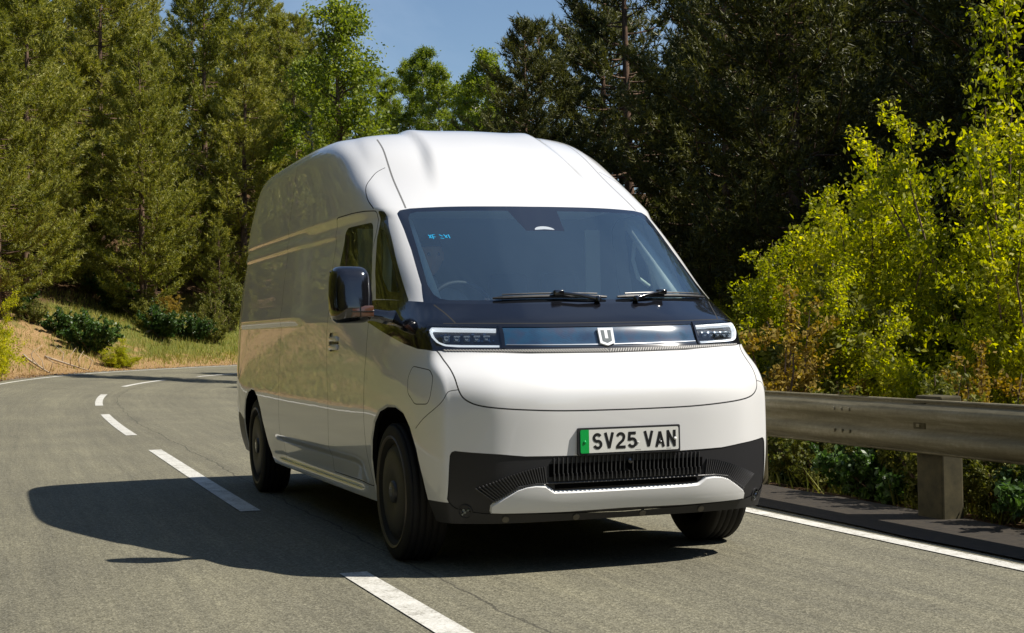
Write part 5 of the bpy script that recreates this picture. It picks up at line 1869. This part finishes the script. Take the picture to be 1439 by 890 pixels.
# ------------------------------------------------------------------ cabin
bm = bmesh.new()                                          # dashboard
prof = [(.36, 1.20), (.32, 1.262), (.12, 1.275), (-.10, 1.285), (-.22, 1.27), (-.28, 1.18), (-.24, 1.0), (-.10, .80)]
for i in range(len(prof) - 1):
    a, b = prof[i], prof[i + 1]
    w0 = .80
    va = [bm.verts.new((a[0] - (.22 if abs(y) > .7 and a[0] > .2 else 0), y, a[1])) for y in (-w0, -.5, 0, .5, w0)]
    vb = [bm.verts.new((b[0] - (.18 if abs(y) > .7 and b[0] > .2 else 0), y, b[1])) for y in (-w0, -.5, 0, .5, w0)]
    for q in range(4): bm.faces.new((va[q], va[q + 1], vb[q + 1], vb[q]))
dsh = bm_obj("dashboard", bm, M_CABIN, van, smooth=40)
bm = bmesh.new()
add_box(bm, (-.16, .02, 1.30), (.03, .30, .07), rot=Euler((0, R(-14), 0)), bevel=.006)
bm_obj("display", bm, M_GBLK, dsh)
bm = bmesh.new()
add_box(bm, (-.14, -.43, 1.300), (.10, .26, .045), bevel=.012)
bm_obj("instrument_hood", bm, M_LINEN, dsh)
bm = bmesh.new()
add_box(bm, (.10, .30, 1.284), (.12, .34, .012), bevel=.004)
bm_obj("dash_tray", bm, mat("pale_tray", (.36, .42, .40), .8), dsh)
bm = bmesh.new()
add_box(bm, (-1.50, 0, 1.25), (.03, 1.70, 1.75))
bm_obj("bulkhead", bm, M_CABIN, van)
bm = bmesh.new()
add_box(bm, (-1.12, 0, 1.90), (.80, 1.45, .02)); add_box(bm, (-1.0, 0, .50), (1.0, 1.6, .04))
bm_obj("headliner", bm, M_LINEN, van)
for sg in (-1, 1):
    bm = bmesh.new()                                      # pale inner pillar trims
    add_tube(bm, [(.02, sg * .715, 1.29), (-.24, sg * .700, 1.52), (-.58, sg * .675, 1.79)], [.065, .045, .030], 8)
    add_tube(bm, [(-.50, sg * .83, 1.33), (-.56, sg * .80, 1.6), (-.64, sg * .77, 1.80)], .026, 8)
    bm_obj("pillar_trim", bm, M_LINEN, van, smooth=60)
    bm = bmesh.new()
    add_tube(bm, [(-.45, sg * .74, 1.42), (-.49, sg * .69, 1.47), (-.54, sg * .68, 1.58), (-.58, sg * .71, 1.68), (-.60, sg * .74, 1.72)], .012, 8)
    bm_obj("grab_handle", bm, M_LINEN, van, smooth=60)
    bm = bmesh.new()
    add_box(bm, (-1.30, sg * .74, 1.50), (.02, .10, .62), bevel=.004)
    bm_obj("rear_pillar_trim", bm, M_LINEN, van)
for yc in (-.43, .16, .50):
    st = empty("seat", (-1.02, yc, .62), 0, van)
    bm = bmesh.new(); add_box(bm, (.16, 0, .08), (.50, .46 if yc < 0 else .33, .16), bevel=.05, seg=3); bm_obj("seat_cushion", bm, M_SEAT, st, smooth=50)
    bm = bmesh.new(); add_box(bm, (-.16, 0, .42), (.12, .46 if yc < 0 else .33, .62), rot=Euler((0, R(-14), 0)), bevel=.05, seg=3); bm_obj("backrest", bm, M_SEAT, st, smooth=50)
    bm = bmesh.new(); add_box(bm, (-.25, 0, .83), (.09, .25, .17), rot=Euler((0, R(-10), 0)), bevel=.04, seg=3); bm_obj("headrest", bm, M_SEAT, st, smooth=50)
# steering wheel
bm = bmesh.new()
prof = [(.185 + .014 * math.cos(2 * math.pi * q / 8), .014 * math.sin(2 * math.pi * q / 8)) for q in range(9)]
add_lathe(bm, prof, 40, 'X')
add_box(bm, (0, 0, 0), (.03, .12, .09), bevel=.015)
for a in (0, 180, 270):
    add_tube(bm, [(0, .05 * math.cos(R(a)), .05 * math.sin(R(a))), (0, .18 * math.cos(R(a)), .18 * math.sin(R(a)))], .013, 6)
rotw = Matrix.Translation((-.36, -.43, 1.285)) @ Euler((0, R(-28), 0)).to_matrix().to_4x4()
for v in bm.verts: v.co = rotw @ v.co
bm_obj("steering_wheel", bm, mat("wheel_leather", (.05, .055, .06), .5), van, smooth=50)

# ------------------------------------------------------------------ the driver
def skin_body(name, joints, bones, m_, parent=None, root=0, sub=2):
    me = bpy.data.meshes.new(name)
    me.from_pydata([j[0] for j in joints], bones, [])
    me.materials.append(m_)
    o = bpy.data.objects.new(name, me); C.objects.link(o)
    if parent: o.parent = parent
    md = o.modifiers.new("skin", 'SKIN')
    for i, j in enumerate(joints):
        r0 = j[1]
        me.skin_vertices[0].data[i].radius = r0 if isinstance(r0, tuple) else (r0, r0)
        me.skin_vertices[0].data[i].use_root = (i == root)
    md.use_smooth_shade = True
    sb = o.modifiers.new("sub", 'SUBSURF'); sb.levels = sub; sb.render_levels = sub
    return o


M_SKINP = mat("skin", (0.55, 0.33, 0.23), 0.55, Subsurface_Weight=0.05)
M_SHIRT = mat("pale_shirt", (0.34, 0.37, 0.42), 0.85)
M_HAIR = mat("hair", (0.03, 0.02, 0.015), 0.7)
py_ = -.43
# body and clothes in one continuous figure, seated, both arms out to the wheel
J = [((-.93, py_, .80), .15), ((-1.00, py_, 1.00), (.15, .12)), ((-1.04, py_, 1.22), (.17, .12)), ((-1.04, py_, 1.38), (.13, .09)), ((-1.02, py_, 1.46), .055), ((-1.00, py_, 1.52), .055),
     ((-1.03, py_ - .19, 1.37), .065), ((-.84, py_ - .25, 1.17), .048), ((-.60, py_ - .20, 1.27), .036), ((-.50, py_ - .17, 1.30), .028),
     ((-1.03, py_ + .19, 1.37), .065), ((-.84, py_ + .25, 1.17), .048), ((-.60, py_ + .20, 1.27), .036), ((-.50, py_ + .17, 1.30), .028),
     ((-.72, py_ - .12, .82), .095), ((-.42, py_ - .13, .84), .07), ((-.25, py_ - .12, .52), .05), ((-.72, py_ + .12, .82), .095), ((-.42, py_ + .13, .84), .07), ((-.25, py_ + .12, .52), .05)]
Bn = [(0, 1), (1, 2), (2, 3), (3, 4), (4, 5), (3, 6), (6, 7), (7, 8), (8, 9), (3, 10), (10, 11), (11, 12), (12, 13), (0, 14), (14, 15), (15, 16), (0, 17), (17, 18), (18, 19)]
drv = skin_body("person", J, Bn, M_SHIRT)
tag(drv, "driver in a pale shirt, seated behind the windscreen with hands on the steering wheel", "person")
# head with a face
bm = bmesh.new()
bmesh.ops.create_uvsphere(bm, u_segments=28, v_segments=20, radius=1.0)
for v in bm.verts:
    x, y, z = v.co
    w = 1 - .22 * max(0, -z) ** 1.4
    fx = x * .098 * (1 - .10 * max(0, -z))
    if x > 0:
        fx += .022 * math.exp(-((y / .16) ** 2 + ((z + .12) / .22) ** 2))       # nose
        fx -= .012 * math.exp(-(((abs(y) - .36) / .16) ** 2 + ((z - .08) / .12) ** 2))  # eye sockets
        fx += .006 * math.exp(-((y / .3) ** 2 + ((z + .48) / .08) ** 2))         # lips
        fx += .010 * math.exp(-((y / .25) ** 2 + ((z + .82) / .15) ** 2))        # chin
    v.co = Vector((fx, y * .076 * w, z * .118))
for s in (-1, 1):
    add_box(bm, (-.005, s * .078, .0), (.03, .012, .055), bevel=.005)
for v in bm.verts: v.co += Vector((-.985, py_, 1.625))
hd = bm_obj("head", bm, M_SKINP, drv, smooth=80)
bm = bmesh.new()
for s in (-1, 1): bmesh.ops.create_uvsphere(bm, u_segments=10, v_segments=6, radius=.011, matrix=Matrix.Translation((-.905, py_ + s * .029, 1.634)))
bm_obj("eyes", bm, mat("eye_dark", (.05, .04, .035), .3), hd)
bm = bmesh.new()
bmesh.ops.create_uvsphere(bm, u_segments=24, v_segments=16, radius=1.0)
bmesh.ops.delete(bm, geom=[v for v in bm.verts if (v.co.z < .35 and v.co.x > .25) or v.co.z < -.45], context='VERTS')
for v in bm.verts: v.co = Vector((v.co.x * .106 - .992, v.co.y * .084 + py_, v.co.z * .126 + 1.632))
o = bm_obj("hair", bm, M_HAIR, drv, smooth=80)
o.modifiers.new("t", 'SOLIDIFY').thickness = .006
for s in (-1, 1):
    wr = Vector((-.50, py_ + s * .17, 1.30))
    J = [(tuple(wr), .026), ((wr.x + .045, wr.y, wr.z + .020), (.034, .018)), ((wr.x + .080, wr.y + s * .004, wr.z + .038), (.036, .016))]
    Bn = [(0, 1), (1, 2)]
    for q, (dy, L) in enumerate(((-.026, .62), (-.009, .72), (.008, .68), (.024, .55))):
        b = len(J); bx_, by_, bz_ = wr.x + .090, wr.y + dy, wr.z + .046
        J += [((bx_, by_, bz_), .0095), ((bx_ + .030 * L, by_, bz_ + .012), .009), ((bx_ + .036 * L, by_, bz_ - .020), .0085), ((bx_ + .012 * L, by_, bz_ - .038), .008)]
        Bn += [(2, b), (b, b + 1), (b + 1, b + 2), (b + 2, b + 3)]
    b = len(J)
    J += [((wr.x + .040, wr.y - s * .036, wr.z + .020), .011), ((wr.x + .066, wr.y - s * .050, wr.z + .014), .010), ((wr.x + .092, wr.y - s * .046, wr.z + .006), .009)]
    Bn += [(1, b), (b, b + 1), (b + 1, b + 2)]
    skin_body("hand", J, Bn, M_SKINP, drv, 0, 1)
